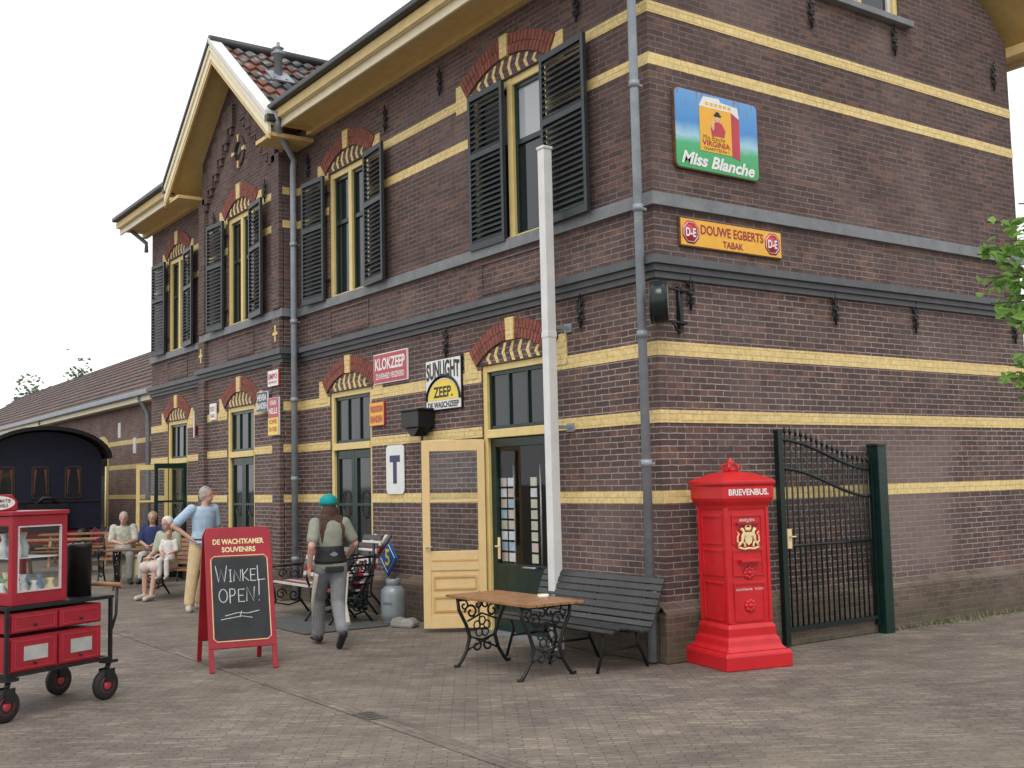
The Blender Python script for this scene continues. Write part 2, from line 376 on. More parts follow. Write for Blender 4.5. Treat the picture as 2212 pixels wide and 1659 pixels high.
# plinth
def plin(x0,x1,y0,y1,side=None):
    mb=MB(OFF); mb.box(x0,x1,y0,y1,0,.46)
    if side=='L': mb.add([(x0,y0,.46),(x0,y1,.46),(CX-.004,y1,.56),(CX-.004,y0,.56)],[(0,1,2,3)])
    if side=='S': mb.add([(CX-.1,y0,.46),(SX1,y0,.46),(SX1,CY-.004,.56),(CX-.1,CY-.004,.56)],[(0,1,2,3)])
    mb.build('plinth',M['brick_old'],B,bevel=.012)
plin(CX-.1,CX+.02,CY+.03,YC[0]-HD[0],'L'); plin(CX-.1,CX+.02,YC[0]+HD[0],YC[1]-HD[1],'L'); plin(CX-.1,CX+.02,YC[1]+HD[1],BY0-.1,'L')
plin(BX-.1,CX+.02,BY0-.1,YC[2]-HD[2]); plin(BX-.1,CX+.02,YC[2]+HD[2],BY1+.1)
plin(CX-.1,CX+.02,BY1+.1,YC[3]-HD[3],'L'); plin(CX-.1,CX+.02,YC[3]+HD[3],24.1,'L'); plin(CX-.1,SX1+.1,CY-.1,CY+.02,'S')
# bands
def band(z0,z1,name,m,proud,gaps):
    def bb(*a): mb=MB(OFF); mb.box(*a,z0,z1); mb.build(name,m,B)
    for X,a,b in ((CX,CY,BY0),(BX,BY0,BY1),(CX,BY1,24.)):
        cuts=[a]
        for y0,y1 in gaps:
            if y0>a and y1<b: cuts+= [y0,y1]
        cuts.append(b)
        for p,q in zip(cuts[::2],cuts[1::2]):
            if X==CX and p==CY: p=CY-proud
            if X==BX:
                if p==BY0: p=BY0-proud
                if q==BY1: q=BY1+proud
            if q>p: bb(X-proud,X+.01,p,q)
    bb(BX+.01,CX-proud,BY0-proud,BY0+.01)
    bb(CX+.01,SX1+proud,CY-proud,CY+.01)
gd=[(YC[i]-HD[i]-.001,YC[i]+HD[i]+.001) for i in range(4)]
gu=[(YC[i]-HU[i]-.001,YC[i]+HU[i]+.001) for i in range(4)]
for z0,z1,gg in ((1.505,1.63,gd),(2.29,2.415,gd),(2.95,3.09,gd),(5.88,6.0,gu),(6.42,6.54,gu)): band(z0,z1,'brick_band',M['band'],.006,gg)
band(4.44,4.57,'string_course',M['grey'],.05,[])
band(3.84,3.92,'cornice',M['dgrey'],.12,[]); band(3.775,3.838,'cornice_moulding',M['dgrey'],.075,[]); band(3.71,3.773,'cornice_moulding',M['dgrey'],.04,[])
# pilasters on bay, corbels, oculus
for a,b in ((-BY1-.02,-BY1+.28),(-BY0-.3,-BY0)):
    for z0_,z1_ in ((.47,3.70),(3.93,4.43),(4.58,7.1)): mb=MB(LM(0,BX)); mb.box(a,b,-.07,.01,z0_,z1_); mb.build('pilaster',M['brick'],B)
for s in (-1,1):
    for k in range(6):
        mb=MB(LM(0,BX))
        xx=-yc+s*(1.55-k*.25); zz=7.15+k*.22
        mb.box(xx-.13,xx+.13,-.07,.01,zz-.16,zz+(.42 if k<5 else .25)); mb.box(xx-.05,xx+.05,-.055,.01,zz-.28,zz-.16)
        mb.build('corbel',M['brick'],B)
for i in range(4):
    mb=MB(LM(YC[i],BX if i==2 else CX)); mb.box(-.62,.62,-.014,.0,4.0,4.03); mb.box(-.62,.62,-.014,.0,4.36,4.39); mb.box(-.62,-.59,-.014,.0,4.03,4.36); mb.box(.59,.62,-.014,.0,4.03,4.36); mb.build('brick_panel_frame',M['brick'],B)
for s,py in ((-1,BY1-.14),(1,BY0+.14)):
    mb=MB(LM(py,BX-.075)); mb.box(-.025,.025,-.01,0,4.05,4.31); mb.box(-.085,.085,-.013,0,4.155,4.205); mb.build('cross_ornament',M['band'],B)
def ring(mb,cx,cz,r0,r1,a0,a1,n,y0,y1,gap=0):
    for k in range(n):
        a=a0+(a1-a0)*k/n+gap; b=a0+(a1-a0)*(k+1)/n-gap
        mb.prism([(cx+r0*math.cos(a),cz+r0*math.sin(a)),(cx+r1*math.cos(a),cz+r1*math.sin(a)),(cx+r1*math.cos(b),cz+r1*math.sin(b)),(cx+r0*math.cos(b),cz+r0*math.sin(b))],y0,y1)
Mo=LM(yc,BX)
oz=7.6
dkvous=mat('dark_voussoir_brick',(.13,.07,.058),.85,var=.4,scale=14,bump=.4)
mb=MB(Mo); ring(mb,0,oz,.17,.28,0,2*math.pi,24,-.03,.0,.012); oc=mb.build('round_window',dkvous,B)
mb=MB(Mo); mb.lathe([(.17,0),(.17,.01)],T_=T((0,-.01,oz))@RX(R(90)),n=20); mb.build('pane',M['pane'],oc)
for a in range(4): 
    mb=MB(Mo); an=a*math.pi/2; ring(mb,0,oz,.17,.3,an-.13,an+.13,1,-.036,0); mb.build('keystone',M['band'],oc)
# arches
def arch(Mx,half,zs,rise,th):
    a=half+.08; Rr=(a*a+rise*rise)/(2*rise); cz=zs+rise-Rr; A=math.asin(a/Rr)
    mb=MB(Mx)
    mb.cur=1; ring(mb,0,cz,Rr,Rr+th-.004,math.pi/2-A,math.pi/2+A,14,-.018,.0)
    mb.cur=0; ring(mb,0,cz,Rr+.002,Rr+th*.5-.004,math.pi/2-A,math.pi/2+A,26,-.03,.0,.006/Rr); ring(mb,0,cz,Rr+th*.5+.004,Rr+th,math.pi/2-A,math.pi/2+A,27,-.03,.0,.006/Rr)
    o=mb.build('arch',[M['redarch'],M['mortar']],B)
    mb=MB(Mx); ring(mb,0,cz,Rr-.01,Rr+th+.02,math.pi/2-.055/Rr*1.3,math.pi/2+.055/Rr*1.3,1,-.05,0); mb.build('keystone',M['band'],o)
    for s in (-1,1):
        mb=MB(Mx)
        x0=a+.0; nx,nz=math.sin(A),math.cos(A)
        p=[(s*x0,zs-.14),(s*x0,zs),(s*(x0+nx*th),zs+nz*th+.02),(s*(x0+nx*th+.13),zs+nz*th+.02),(s*(x0+nx*th+.13),zs-.14)]
        mb.prism(p,-.012,0); mb.build('springer_block',M['band'],o)
    mb=MB(Mx); pts=[(-a,zs)]
    for k in range(13):
        an=math.pi/2+A-2*A*k/12; pts.append((Rr*math.cos(an),cz+Rr*math.sin(an)))
    pts.append((a,zs)); mb.prism(pts,-.004,.01); tp=mb.build('tympanum',M['brick'],B)
    mb=MB(Mx)
    def top(x): return cz+math.sqrt(max(Rr*Rr-x*x,0))-.02
    n=int(2*a/.155)
    for k in range(n):
        x=-a+.1+k*(2*a-.2)/(n-1)
        hh_=top(x)-zs-.01
        if hh_<.05: continue
        hh_=min(hh_,.24); c=zs+.01+hh_/2
        mb.prism([(x-.055,c),(x+.0,c+hh_/2),(x+.05,c+hh_/2),(x-.0,c),(x+.05,c-hh_/2),(x,c-hh_/2)],-.012,-.003)
    mb.build('zigzag_pattern',M['band'],tp)
for i in range(4):
    X=BX if i==2 else CX
    arch(LM(YC[i],X),HD[i],ZD,.26,.23); arch(LM(YC[i],X),HU[i],ZU1,.26,.24)
# upper windows with shutters
def upwin(i):
    Mx=LM(YC[i],BX if i==2 else CX); h=HU[i]
    mb=MB(Mx)
    for a,b in ((-h,-h+.09),(-.05,.05),(h-.09,h)): mb.box(a,b,.03,.14,ZU0,ZU1)
    mb.box(-h+.09,-.05,.035,.14,ZU1-.09,ZU1); mb.box(.05,h-.09,.035,.14,ZU1-.09,ZU1)
    mb.box(-h+.09,h-.09,.02,.028,ZU0+.001,ZU0+.04)
    f=mb.build('window',M['yellow'],B,bevel=.006)
    for s in (-1,1):
        x0,x1=(-h+.09,-.05) if s<0 else (.05,h-.09)
        mb=MB(Mx); zb=ZU0; zt=ZU1-.09; zm=zb+(zt-zb)*.62
        for a,b,c,d in ((x0,x0+.05,zb,zt),(x1-.05,x1,zb,zt),(x0+.05,x1-.05,zb,zb+.07),(x0+.05,x1-.05,zt-.05,zt),(x0+.05,x1-.05,zm-.03,zm+.03)): mb.box(a,b,.07,.125,c,d)
        mb.build('sash',M['green'],f)
        mb=MB(Mx); mb.box(x0+.04,x1-.04,.1,.11,zb+.05,zm); mb.build('pane',M['pane'],f)
        mb=MB(Mx); mb.box(x0+.04,x1-.04,.1,.11,zm,zt-.04); mb.build('pane',M['curtain'] if i==0 else M['pane'],f)
for i in range(4): upwin(i)
def shutter(Mx,w,h=1.93):
    mb=MB(Mx)
    s=.05
    mb.box(0,s,-.022,.022,0,h); mb.box(w-s,w,-.022,.022,0,h); mb.box(s,w-s,-.022,.022,0,.09); mb.box(s,w-s,-.022,.022,h-.07,h); mb.box(s,w-s,-.022,.022,h*.6-.035,h*.6+.035)
    mb.cur=1
    for a,b in ((.09,h*.6-.035),(h*.6+.035,h-.07)):
        n=round((b-a)/.066)
        for k in range(n):
            z=a+(b-a)*(k+.5)/n
            mb.box(s,w-s,-.04,.04,-.004,.004,T_=T((0,0,z))@RX(R(50)))
    mb.build('shutter',[M['shutter'],M['slat']],B)
ZS=4.55
def sh(i,side,mode,w,ang=4):
    X=BX if i==2 else CX; h=HU[i]; Mx=LM(YC[i],X)
    if mode=='closed': shutter(Mx@T((-h if side<0 else 0,-.05,ZS)),w)
    elif side<0: shutter(Mx@T((-h-.01-w*math.cos(R(ang)),-.08-w*math.sin(R(ang)),ZS))@RZ(R(ang)),w)
    else: shutter(Mx@T((h+.01,-.08,ZS))@RZ(R(-ang)),w)
sh(0,-1,'closed',.74); sh(0,1,'open',.84,3)
for i in (1,2,3): sh(i,-1,'open',.66,5); sh(i,1,'open',.66,5)
for i in range(4):
    for s in (-1,1):
        for z in (4.85,6.2): mb=MB(LM(YC[i],BX if i==2 else CX)); mb.box(s*HU[i]-.03,s*HU[i]+.03,-.07,.0,z,z+.03); mb.build('shutter_hinge',M['black'],B)
# doors with transoms
def doorset(i,style):
    X=BX if i==2 else CX; Mx=LM(YC[i],X); h=HD[i]; mb=MB(Mx)
    mb.box(-h,-h+.08,.02,.15,0,ZD); mb.box(h-.08,h,.02,.15,0,ZD); mb.box(-h+.08,h-.08,.025,.15,ZD-.08,ZD); mb.box(-h+.08,h-.08,.0,.15,2.27,2.37)
    f=mb.build('door_frame',M['yellow'],B,bevel=.006)
    mb=MB(Mx); x0,x1=-h+.08,h-.08; z0,z1=2.37,ZD-.08
    for a,b,c,d in ((x0,x0+.045,z0,z1),(x1-.045,x1,z0,z1),(x0+.045,x1-.045,z0,z0+.045),(x0+.045,x1-.045,z1-.045,z1),(-.2,-.175,z0+.045,z1-.045),(.175,.2,z0+.045,z1-.045)): mb.box(a,b,.06,.11,c,d)
    tw=mb.build('transom_window',M['green'],f)
    mb=MB(Mx); mb.box(x0+.04,x1-.04,.085,.09,z0+.04,z1-.04); mb.build('transom_pane',M['pane'],f)
    if style=='pair':
        for s in (-1,1):
            a,b=(x0,-.003) if s<0 else (.003,x1)
            mb=MB(Mx)
            for p,q,c,d in ((a,a+.08,.02,2.26),(b-.08,b,.02,2.26),(a+.08,b-.08,.02,.85),(a+.08,b-.08,2.14,2.26),(a+.08,b-.08,1.45,1.49)): mb.box(p,q,.06,.11,c,d)
            cxx=(a+b)/2; mb.tube([(cxx+.13*math.cos(t*.3927),.07,1.47+.2*math.sin(t*.3927)) for t in range(16)],.008,6,closed=True)
            d_=mb.build('door',M['green'],B,bevel=.004)
            mb=MB(Mx); mb.box(a+.07,b-.07,.088,.092,.84,2.15); mb.build('pane',M['pane'],d_)
            if s<0: mb=MB(Mx); mb.tube([(b-.04,.06,1.05),(b-.04,.02,1.05),(b-.13,.02,1.05)],.009,6); mb.build('handle',M['tin'],d_)
    return Mx,x0,x1
Mx,x0,x1=doorset(0,'a')
doorset(1,'pair'); doorset(2,'pair'); doorset(3,'pair')
mb=MB(Mx)
for p,q,c,d in ((x0,x0+.1,.02,2.26),(x1-.1,x1,.02,2.26),(x0+.1,x1-.1,.02,.8),(x0+.1,x1-.1,2.16,2.26)): mb.box(p,q,.06,.11,c,d)
dg_=mb.build('door',M['green'],B,bevel=.004)
mb=MB(Mx); mb.quad((x0+.09,.09,.79),(x1-.09,.09,.79),(x1-.09,.09,2.17),(x0+.09,.09,2.17)); mb.build('pane',M['glass'],dg_)
mb=MB(Mx); mb.tube([(.1,.05,.78),(.1,.0,.78),(.32,.0,.78),(.32,.05,.78)],.012,6); mb.build('push_bar',M['tin'],dg_)
mb=MB(Mx); mb.tube([(-.45,.07,1.0),(-.45,.0,1.0),(-.38,.0,1.0)],.01,6); mb.box(-.47,-.43,.05,.062,.85,1.1); mb.build('handle',M['gold'],dg_)
# peach outer leaf
ang=math.atan2(-.6,-.40)
Ml=Mx@T((-.64,-.0,0))@RZ(ang)
mb=MB(Ml); w=.75
for p,q,c,d in ((0,.09,.05,2.26),(w-.09,w,.05,2.26),(.09,w-.09,.05,.2),(.09,w-.09,.72,.95),(.09,w-.09,2.13,2.26),(.09,w-.09,1.52,1.55)): mb.box(p,q,-.022,.022,c,d)
mb.box(.09,w-.09,-.01,.01,.2,.72)
pd=mb.build('door',M['peach'],B,bevel=.005)
pd['label']='peach yellow outer door leaf opened outwards'
mb=MB(Ml)
for yy in (-.024,.02):
    for a,b,c,d in ((.12,w-.12,.24,.26),(.12,w-.12,.4,.42),(.12,.14,.26,.4),(w-.14,w-.12,.26,.4),(.12,w-.12,.5,.52),(.12,w-.12,.64,.66),(.12,.14,.52,.64),(w-.14,w-.12,.52,.64)): mb.box(a,b,yy,yy+.006,c,d)
    mb.box(.1,w-.1,yy,yy+.007,.83,.85)
mb.build('moulding',M['peach2'],pd)
mb=MB(Ml); mb.quad((.08,0,.94),(w-.08,0,.94),(w-.08,0,2.14),(.08,0,2.14)); mb.build('pane',M['glass'],pd)
mb=MB(Ml); mb.tube([(w-.045,-.06,1.0),(w-.045,.06,1.0)],.01,6); mb.tube([(w-.045,.06,1.0),(w-.13,.06,1.0)],.01,6); mb.tube([(w-.045,-.06,1.0),(w-.13,-.06,1.0)],.01,6); mb.build('handle',M['tin'],pd)
Mx3=LM(YC[3],CX)
for x,an,mt,w_ in ((-.58,R(250),M['yellow'],.62),(.56,R(-95),M['green'],.62)):
    Ml=Mx3@T((x,0,0))@RZ(an); mb=MB(Ml)
    for p,q,c,d in ((0,.07,.05,2.26),(w_-.07,w_,.05,2.26),(.07,w_-.07,.05,.85),(.07,w_-.07,2.16,2.26),(.07,w_-.07,1.5,1.54)): mb.box(p,q,-.02,.02,c,d)
    d_=mb.build('door',mt,B); mb=MB(Ml); mb.quad((.06,0,.84),(w_-.06,0,.84),(w_-.06,0,2.17),(.06,0,2.17)); mb.build('pane',M['glass'],d_)
mb=MB(LM(YC[0],CX)); mb.box(-.7,.7,-.12,.2,0,.02); mb.build('door_step',M['grey'],B)
# side gable window
mb=MB(SM(0))
for a,b,c,d in ((h0,h0+.08,7.25,8.7),(h1-.08,h1,7.25,8.7),(h0+.08,h1-.08,8.62,8.7),(10.8,10.86,7.25,8.62)): mb.box(a,b,.03,.13,c,d)
f=mb.build('window',M['yellow'],B)
for a,b in ((h0+.08,10.8),(10.86,h1-.08)):
    mb=MB(SM(0)); mb.box(a,a+.05,.07,.12,7.25,8.6); mb.box(b-.05,b,.07,.12,7.25,8.6); mb.box(a+.05,b-.05,.07,.12,7.25,7.31); mb.box(a+.05,b-.05,.07,.12,7.9,7.95); mb.build('sash',M['white'],f)
mb=MB(SM(0)); mb.box(h0+.08,h1-.08,.1,.105,7.27,8.62); mb.build('pane',M['pane'],f)
mb=MB(SM(0)); mb.box(h0-.15,h1+.15,-.1,.1,7.17,7.248); mb.build('window_sill',M['grey'],B,bevel=.008)
# wall anchors
def anchor(mb,hh=.34):
    mb.tube([(0,-.03,-hh/2),(0,-.035,0),(0,-.03,hh/2)],.013,6)
    for s in (-1,1):
        for z in (-.11,-.02,.07):
            mb.tube([(0,-.03,z),(s*.035,-.035,z+.02),(s*.045,-.035,z+.055),(s*.02,-.035,z+.06)],[.012,.013,.012,.009],6)
    mb.tube([(0,-.03,hh/2),(.018,-.035,hh/2+.02),(0,-.035,hh/2+.04)],.01,5); mb.ell((0,-.035,0),.03,.02,.03,8,6)
for px,py in ((953,180),(835,260),(668,362),(967,745),(1258,675),(1248,15)):
    y,z=FL(px,py); mb=MB(LM(y)@T((0,0,z))); anchor(mb); mb.build('wall_anchor',M['black'],B)
for px,py in ((575,415),(465,485)):
    y,z=FL(px,py,BX); mb=MB(LM(y,BX)@T((0,0,z))); anchor(mb); mb.build('wall_anchor',M['black'],B)
for px,py in ((1748,32),(1928,92),(2142,170),(1487,635),(1800,670),(1973,690),(2188,715)):
    x,z=FS(px,py); mb=MB(SM(x)@T((0,0,z))); anchor(mb); mb.build('wall_anchor',M['black'],B)
# roofs
def pantile(mb,O,U,Vv,Nn,Lu,Lv,seg=6):
    O,U,Vv,Nn=V(O),V(U),V(Vv),V(Nn)
    nu=int(Lu/.22*seg); nc=int(Lv/.33)
    for c in range(nc):
        vs=[];fs=[]
        for r_ in range(2):
            v=(c+r_*1.06)*Lv/nc
            for i in range(nu+1):
                u=Lu*i/nu; hh=.028*math.sin(2*math.pi*u/.22)+.05*(1-r_)
                vs.append(O+U*u+Vv*v+Nn*hh)
        for i in range(nu): fs.append((i,i+1,nu+2+i,nu+1+i))
        mb.add(vs,fs,True)
        mb.add([O+U*(Lu*i/nu)+Vv*(c*Lv/nc)+Nn*(.028*math.sin(2*math.pi*(Lu*i/nu)/.22)+.05*k) for k in (0,1) for i in range(nu+1)],fs,False)
EX=6.72; EZT=7.5
zat=lambda x: EZT+SL*(x-EX)
RZT=zat(XR)
sl=math.hypot(1,SL)
Y0,Y1=CY-.5,24.4
for s in (1,-1):
    f_=(lambda x:x) if s>0 else (lambda x:2*XR-x)
    segs=[(Y0,15.75,EX),(15.75,20.85,7.5),(20.85,Y1,EX)] if s>0 else [(Y0,Y1,EX)]
    mb=MB(OFF)
    for ya,yb,xa in segs: pantile(mb,(f_(xa),ya,zat(xa)+.06),(0,1,0),V((s,0,SL))/sl,V((-s*SL,0,1))/sl,yb-ya,(XR-xa)*sl,4)
    ro=mb.build('roof',M['tiles_y'],B)
    mb=MB(OFF)
    for ya,yb,xa in segs:
        za=zat(xa); X0=f_(xa)
        mb.add([(X0,ya,za-.1),(XR,ya,RZT-.1),(XR,yb,RZT-.1),(X0,yb,za-.1),(X0,ya,za+.03),(XR,ya,RZT+.03),(XR,yb,RZT+.03),(X0,yb,za+.03)],[(0,1,2,3),(4,5,6,7),(0,1,5,4),(2,3,7,6),(0,3,7,4)])
    mb.build('roof_boarding',M['soffit'],ro)
    mb=MB(OFF); q=Y0-.03; xa=f_(EX)
    mb.add([(xa,q,EZT-.17),(XR,q,RZT-.17),(XR,q+.05,RZT-.17),(xa,q+.05,EZT-.17),(xa,q,EZT+.1),(XR,q,RZT+.1),(XR,q+.05,RZT+.1),(xa,q+.05,EZT+.1)],[(0,1,2,3),(4,5,6,7),(0,1,5,4),(3,2,6,7),(0,3,7,4)])
    mb.build('bargeboard',M['cream'],ro)
def eave(ya,yb,s=1):
    f=lambda x: x if s>0 else 2*XR-x
    def bx(mb,x0,x1,y0,y1,z0,z1): a,b=sorted((f(x0),f(x1))); mb.box(a,b,y0,y1,z0,z1)
    mb=MB(OFF); bx(mb,6.84,CX-.001,ya,yb,EZ,EZ+.03); bx(mb,CX-.1,CX-.001,ya+.05,yb,EZ-.1,EZ-.002); mb.build('eave_soffit',M['soffit'],B)
    mb=MB(OFF); bx(mb,6.80,6.84,ya,yb,EZ-.08,EZ+.05); bx(mb,6.75,6.838,ya,yb,EZ+.052,EZ+.17); bx(mb,6.73,6.8,ya,yb,EZ+.172,EZ+.19); mb.build('fascia',M['cream'],B,bevel=.008)
    mb=MB(OFF); bx(mb,6.63,6.78,ya-.02,yb+.02,EZ+.192,EZ+.28); mb.build('gutter',M['gutter'],B,bevel=.02)
eave(CY-.5,15.85); eave(20.75,24.4); eave(CY-.5,24.4,-1)
# cross gable roof
GY,GH,GA,GE,GX=yc,2.5,9.4,7.4,6.6
gs=(GA-GE)/GH; gl=math.hypot(1,gs)
for s in (-1,1):
    mb=MB(OFF)
    pantile(mb,(GX+.2,GY+s*GH,GE+.03),(1,0,0),V((0,-s,gs))/gl,V((0,s*gs,1))/gl,3.6,GH*gl,6)
    ro=mb.build('roof',M['tiles_x'],B)
    def slab(mb,xa,xb,d0,d1,t0=0,t1=1):
        ya,za=GY+s*GH*(1-t0),GE+(GA-GE)*t0; yb,zb=GY+s*GH*(1-t1),GE+(GA-GE)*t1
        mb.add([(xa,ya,za+d0),(xb,ya,za+d0),(xb,yb,zb+d0),(xa,yb,zb+d0),(xa,ya,za+d1),(xb,ya,za+d1),(xb,yb,zb+d1),(xa,yb,zb+d1)],[(0,3,2,1),(4,5,6,7),(0,1,5,4),(1,2,6,5),(2,3,7,6),(3,0,4,7)])
    mb=MB(OFF); slab(mb,GX+.05,BX+2.,-.1,.0); mb.build('soffit',M['soffit'],ro)
    mb=MB(OFF); slab(mb,GX,GX+.048,-.24,.02); slab(mb,GX-.025,GX-.001,-.08,.03); mb.build('bargeboard',M['cream'],ro)
    mb=MB(OFF); slab(mb,GX+.01,GX+.045,-.32,-.24); mb.build('bargeboard_moulding',M['soffit'],ro)
    mb=MB(OFF); slab(mb,GX-.05,GX+.17,.035,.125); mb.build('verge_flashing',M['white'] if s<0 else M['gutter'],ro,bevel=.006)
    mb=MB(OFF); ya=GY+s*(GH+.06)
    mb.box(GX-.03,CX-.6,min(ya,ya-s*.14),max(ya,ya-s*.14),GE-.06,GE+.06); mb.build('gutter',M['gutter'],ro,bevel=.02)
    mb=MB(OFF); ya=GY+s*(GH-.02); yb=GY+s*1.86
    mb.box(GX+.06,BX+.25,min(ya,yb),max(ya,yb),GE-.26,GE-.2); mb.build('eave_return',M['soffit'],ro)
mb=MB(OFF); mb.tube([(GX-.03,GY,GA+.09),(10.,GY,GA+.09)],.09,10); mb.build('ridge_tiles',M['gutter'],B)
y_=17.3; x_=7.44; zr=GE+(GA-GE)*(1-(GY-y_)/GH)
mb=MB(OFF@T((x_,y_,zr))); mb.lathe([(.07,-.1),(.07,.42),(.12,.44),(.12,.47),(.075,.49),(.075,.54),(.1,.56),(.03,.6),(.03,.66),(.0,.68)],n=14); vp=mb.build('vent_pipe',M['gas'],B)
mb=MB(OFF@T((x_,y_,zr))@RX(R(38.6))); mb.box(-.2,.2,-.25,.2,.06,.09); mb.build('lead_flashing',M['zinc'],vp)
# downpipes
def pipe(name,pts,r=.048,m=None,par=None):
    mb=MB(OFF); mb.tube(pts,r,12)
    p=[V(a) for a in pts]
    for a,b in zip(p,p[1:]):
        if abs((b-a).normalized().z)>.95 and (a-b).length>1.2:
            n=int((a-b).length/1.15)
            for k in range(1,n+1):
                c=a.lerp(b,k/(n+.5)); mb.tube([c-V((0,0,.035)),c+V((0,0,.035))],r+.01,12); mb.box(c.x,c.x+.1,c.y-.012,c.y+.012,c.z-.012,c.z+.012)
    return mb.build(name,m or M['zinc'],B)
pipe('downpipe',[(6.75,CY+.05,7.5),(6.8,CY+.05,7.3),(CX-.14,CY+.05,7.05),(CX-.155,CY+.05,6.9),(CX-.155,CY+.05,.02)],.045)
pipe('downpipe',[(6.72,15.7,7.5),(6.75,15.75,7.25),(CX-.16,BY0-.2,6.95),(CX-.175,BY0-.2,6.8),(CX-.175,BY0-.2,.02)],.05)
pipe('downpipe',[(6.8,24.2,7.5),(CX-.1,24.1,7.1),(CX-.1,24.1,6.9)],.045)
yh=12.45
mb=MB(LM(yh)); mb.box(-.22,.22,-.26,-.02,2.47,2.68); mb.prism([(-.18,2.47),(.18,2.47),(.05,2.36),(-.05,2.36)],-.22,-.04); mb.box(-.24,.24,-.28,0,2.68,2.71); hp=mb.build('rain_hopper',M['black'],B,bevel=.008)
mb=MB(LM(yh)); mb.tube([(.04,-.1,2.38),(.04,-.1,.5)],.018,10); mb.build('hopper_pipe',M['dgrey'],hp)
# ================================================================== LOW WING
WX=9.3
Bw=thing('station_wing','long low brick wing with pantiled roof beyond the main station building','building',(WX,24,0))
O2=T((-WX,-24,0))
mb=MB(O2@T((WX,0,0))@RZ(R(-90)))
wallgrid(mb,-62,-24,0,4.3,[(-35.6,-34.4,0,2.9)]); mb.M=O2; mb.quad((WX,24,0),(15,24,0),(15,24,4.3),(12.15,24,6.3),(WX,24,4.3)); mb.quad((WX,62,0),(15,62,0),(15,62,4.3),(12.15,62,6.3),(WX,62,4.3)); mb.quad((15,24,0),(15,62,0),(15,62,4.3),(15,24,4.3))
mb.build('wall',M['brick_wing'],Bw)
for z in (1.5,2.35,3.05):
    for a,b in ((24,34.3),(35.7,62)): mb=MB(O2); mb.box(WX-.006,WX+.01,a,b,z,z+.13); mb.build('brick_band',M['band'],Bw)
for ysgn in (1,-1):
    mb=MB(O2); q=V((ysgn,0,.7))/math.hypot(1,.7); nn=V((-q.z,0,q.x)) if ysgn>0 else V((q.z,0,-q.x))
    pantile(mb,(8.95 if ysgn>0 else 15.35,24,4.35),(0,1,0),q,nn,38,3.95,3); mb.build('roof',M['tiles_y'],Bw)
mb=MB(O2); mb.box(8.98,WX,24,62,4.12,4.3); mb.build('fascia',M['cream'],Bw)
mb=MB(O2); mb.box(8.84,8.975,24,62,4.26,4.4); mb.build('gutter',M['zinc'],Bw,bevel=.02)
for y in (30.2,42):
    mb=MB(O2); mb.tube([(8.9,y,4.3),(9.0,y,4.15),(9.2,y,3.8),(9.2,y,0)],.06,10); mb.build('downpipe',M['zinc'],Bw)
Mw_=O2@T((WX,35,0))@RZ(R(-90))
mb=MB(Mw_); mb.box(-.58,.58,.03,.1,0,2.88); dd=mb.build('door',M['green'],Bw); mb=MB(Mw_); mb.box(-.4,.4,.02,.028,2.2,2.75); mb.build('pane',M['pane'],dd)
mb=MB(Mw_); ring(mb,0,2.35,.82,1.05,R(40),R(140),9,-.03,0); mb.box(-.66,-.59,-.02,.08,0,2.9); mb.box(.59,.66,-.02,.08,0,2.9); mb.build('door_surround',M['band'],Bw)
for y,z in ((33.2,3.5),(31.7,3.0)): mb=MB(O2); mb.box(WX-.02,WX,y-.12,y+.12,z-.22,z+.22); mb.build('air_vent',M['white'],Bw)
# ================================================================== SIGNS ON WALLS
def wsign(name,label,cat,facade,a,z,w,h,border,face,X=CX,bw=.015,stand=.02):
    if facade=='L': root=thing(name,label,cat,(X-stand,a,z),R(-90))
    else: root=thing(name,label,cat,(a,CY-stand,z),0)
    mb=MB(); mb.box(-w/2,w/2,-.012,.014,-h/2,h/2); mb.build('panel',border,root,bevel=.004)
    mb=MB(); mb.box(-w/2+bw,w/2-bw,-.015,-.0125,-h/2+bw,h/2-bw); mb.build('face',face,root)
    return root
def TT(x,z,y=-.018): return T((x,y,z))
r_=thing('advertising_sign','large square enamel sign in blue and green with a cigarette packet, high on side wall','sign',(8.28,CY-.03,5.28),0)
mp,nt,b=newmat('blue_to_green_enamel'); tc=N(nt,'ShaderNodeTexCoord'); sp=N(nt,'ShaderNodeSeparateXYZ'); nt.links.new(tc.outputs['Object'],sp.inputs[0])
nz=N(nt,'ShaderNodeTexNoise',Scale=5.,Detail=4); nt.links.new(tc.outputs['Object'],nz.inputs['Vector'])
mr=N(nt,'ShaderNodeMapRange'); nt.links.new(math_(nt,'ADD',sp.outputs[2],math_(nt,'MULTIPLY',math_(nt,'SUBTRACT',nz.outputs['Fac'],.5),.12)),mr.inputs['Value']); mr.inputs['From Min'].default_value=-.4; mr.inputs['From Max'].default_value=.4
c=ramp(nt,mr.outputs['Result'],[(0,(.03,.36,.1)),(.3,(.06,.42,.16)),(.42,(.35,.6,.7)),(.6,(.05,.25,.6)),(1,(.12,.35,.7))])
n6=N(nt,'ShaderNodeTexNoise',Scale=1.); mpn=N(nt,'ShaderNodeMapping'); mpn.inputs['Scale'].default_value=(26,1,3); nt.links.new(tc.outputs['Object'],mpn.inputs['Vector']); nt.links.new(mpn.outputs[0],n6.inputs['Vector'])
mr2=N(nt,'ShaderNodeMapRange'); nt.links.new(sp.outputs[2],mr2.inputs['Value']); mr2.inputs['From Min'].default_value=.2; mr2.inputs['From Max'].default_value=.42
c=mixc(nt,c,(.25,.13,.07),math_(nt,'MULTIPLY',math_(nt,'GREATER_THAN',n6.outputs['Fac'],.58),math_(nt,'MULTIPLY',mr2.outputs['Result'],.85)))
nt.links.new(c,b.inputs['Base Color']); b.inputs['Roughness'].default_value=.3
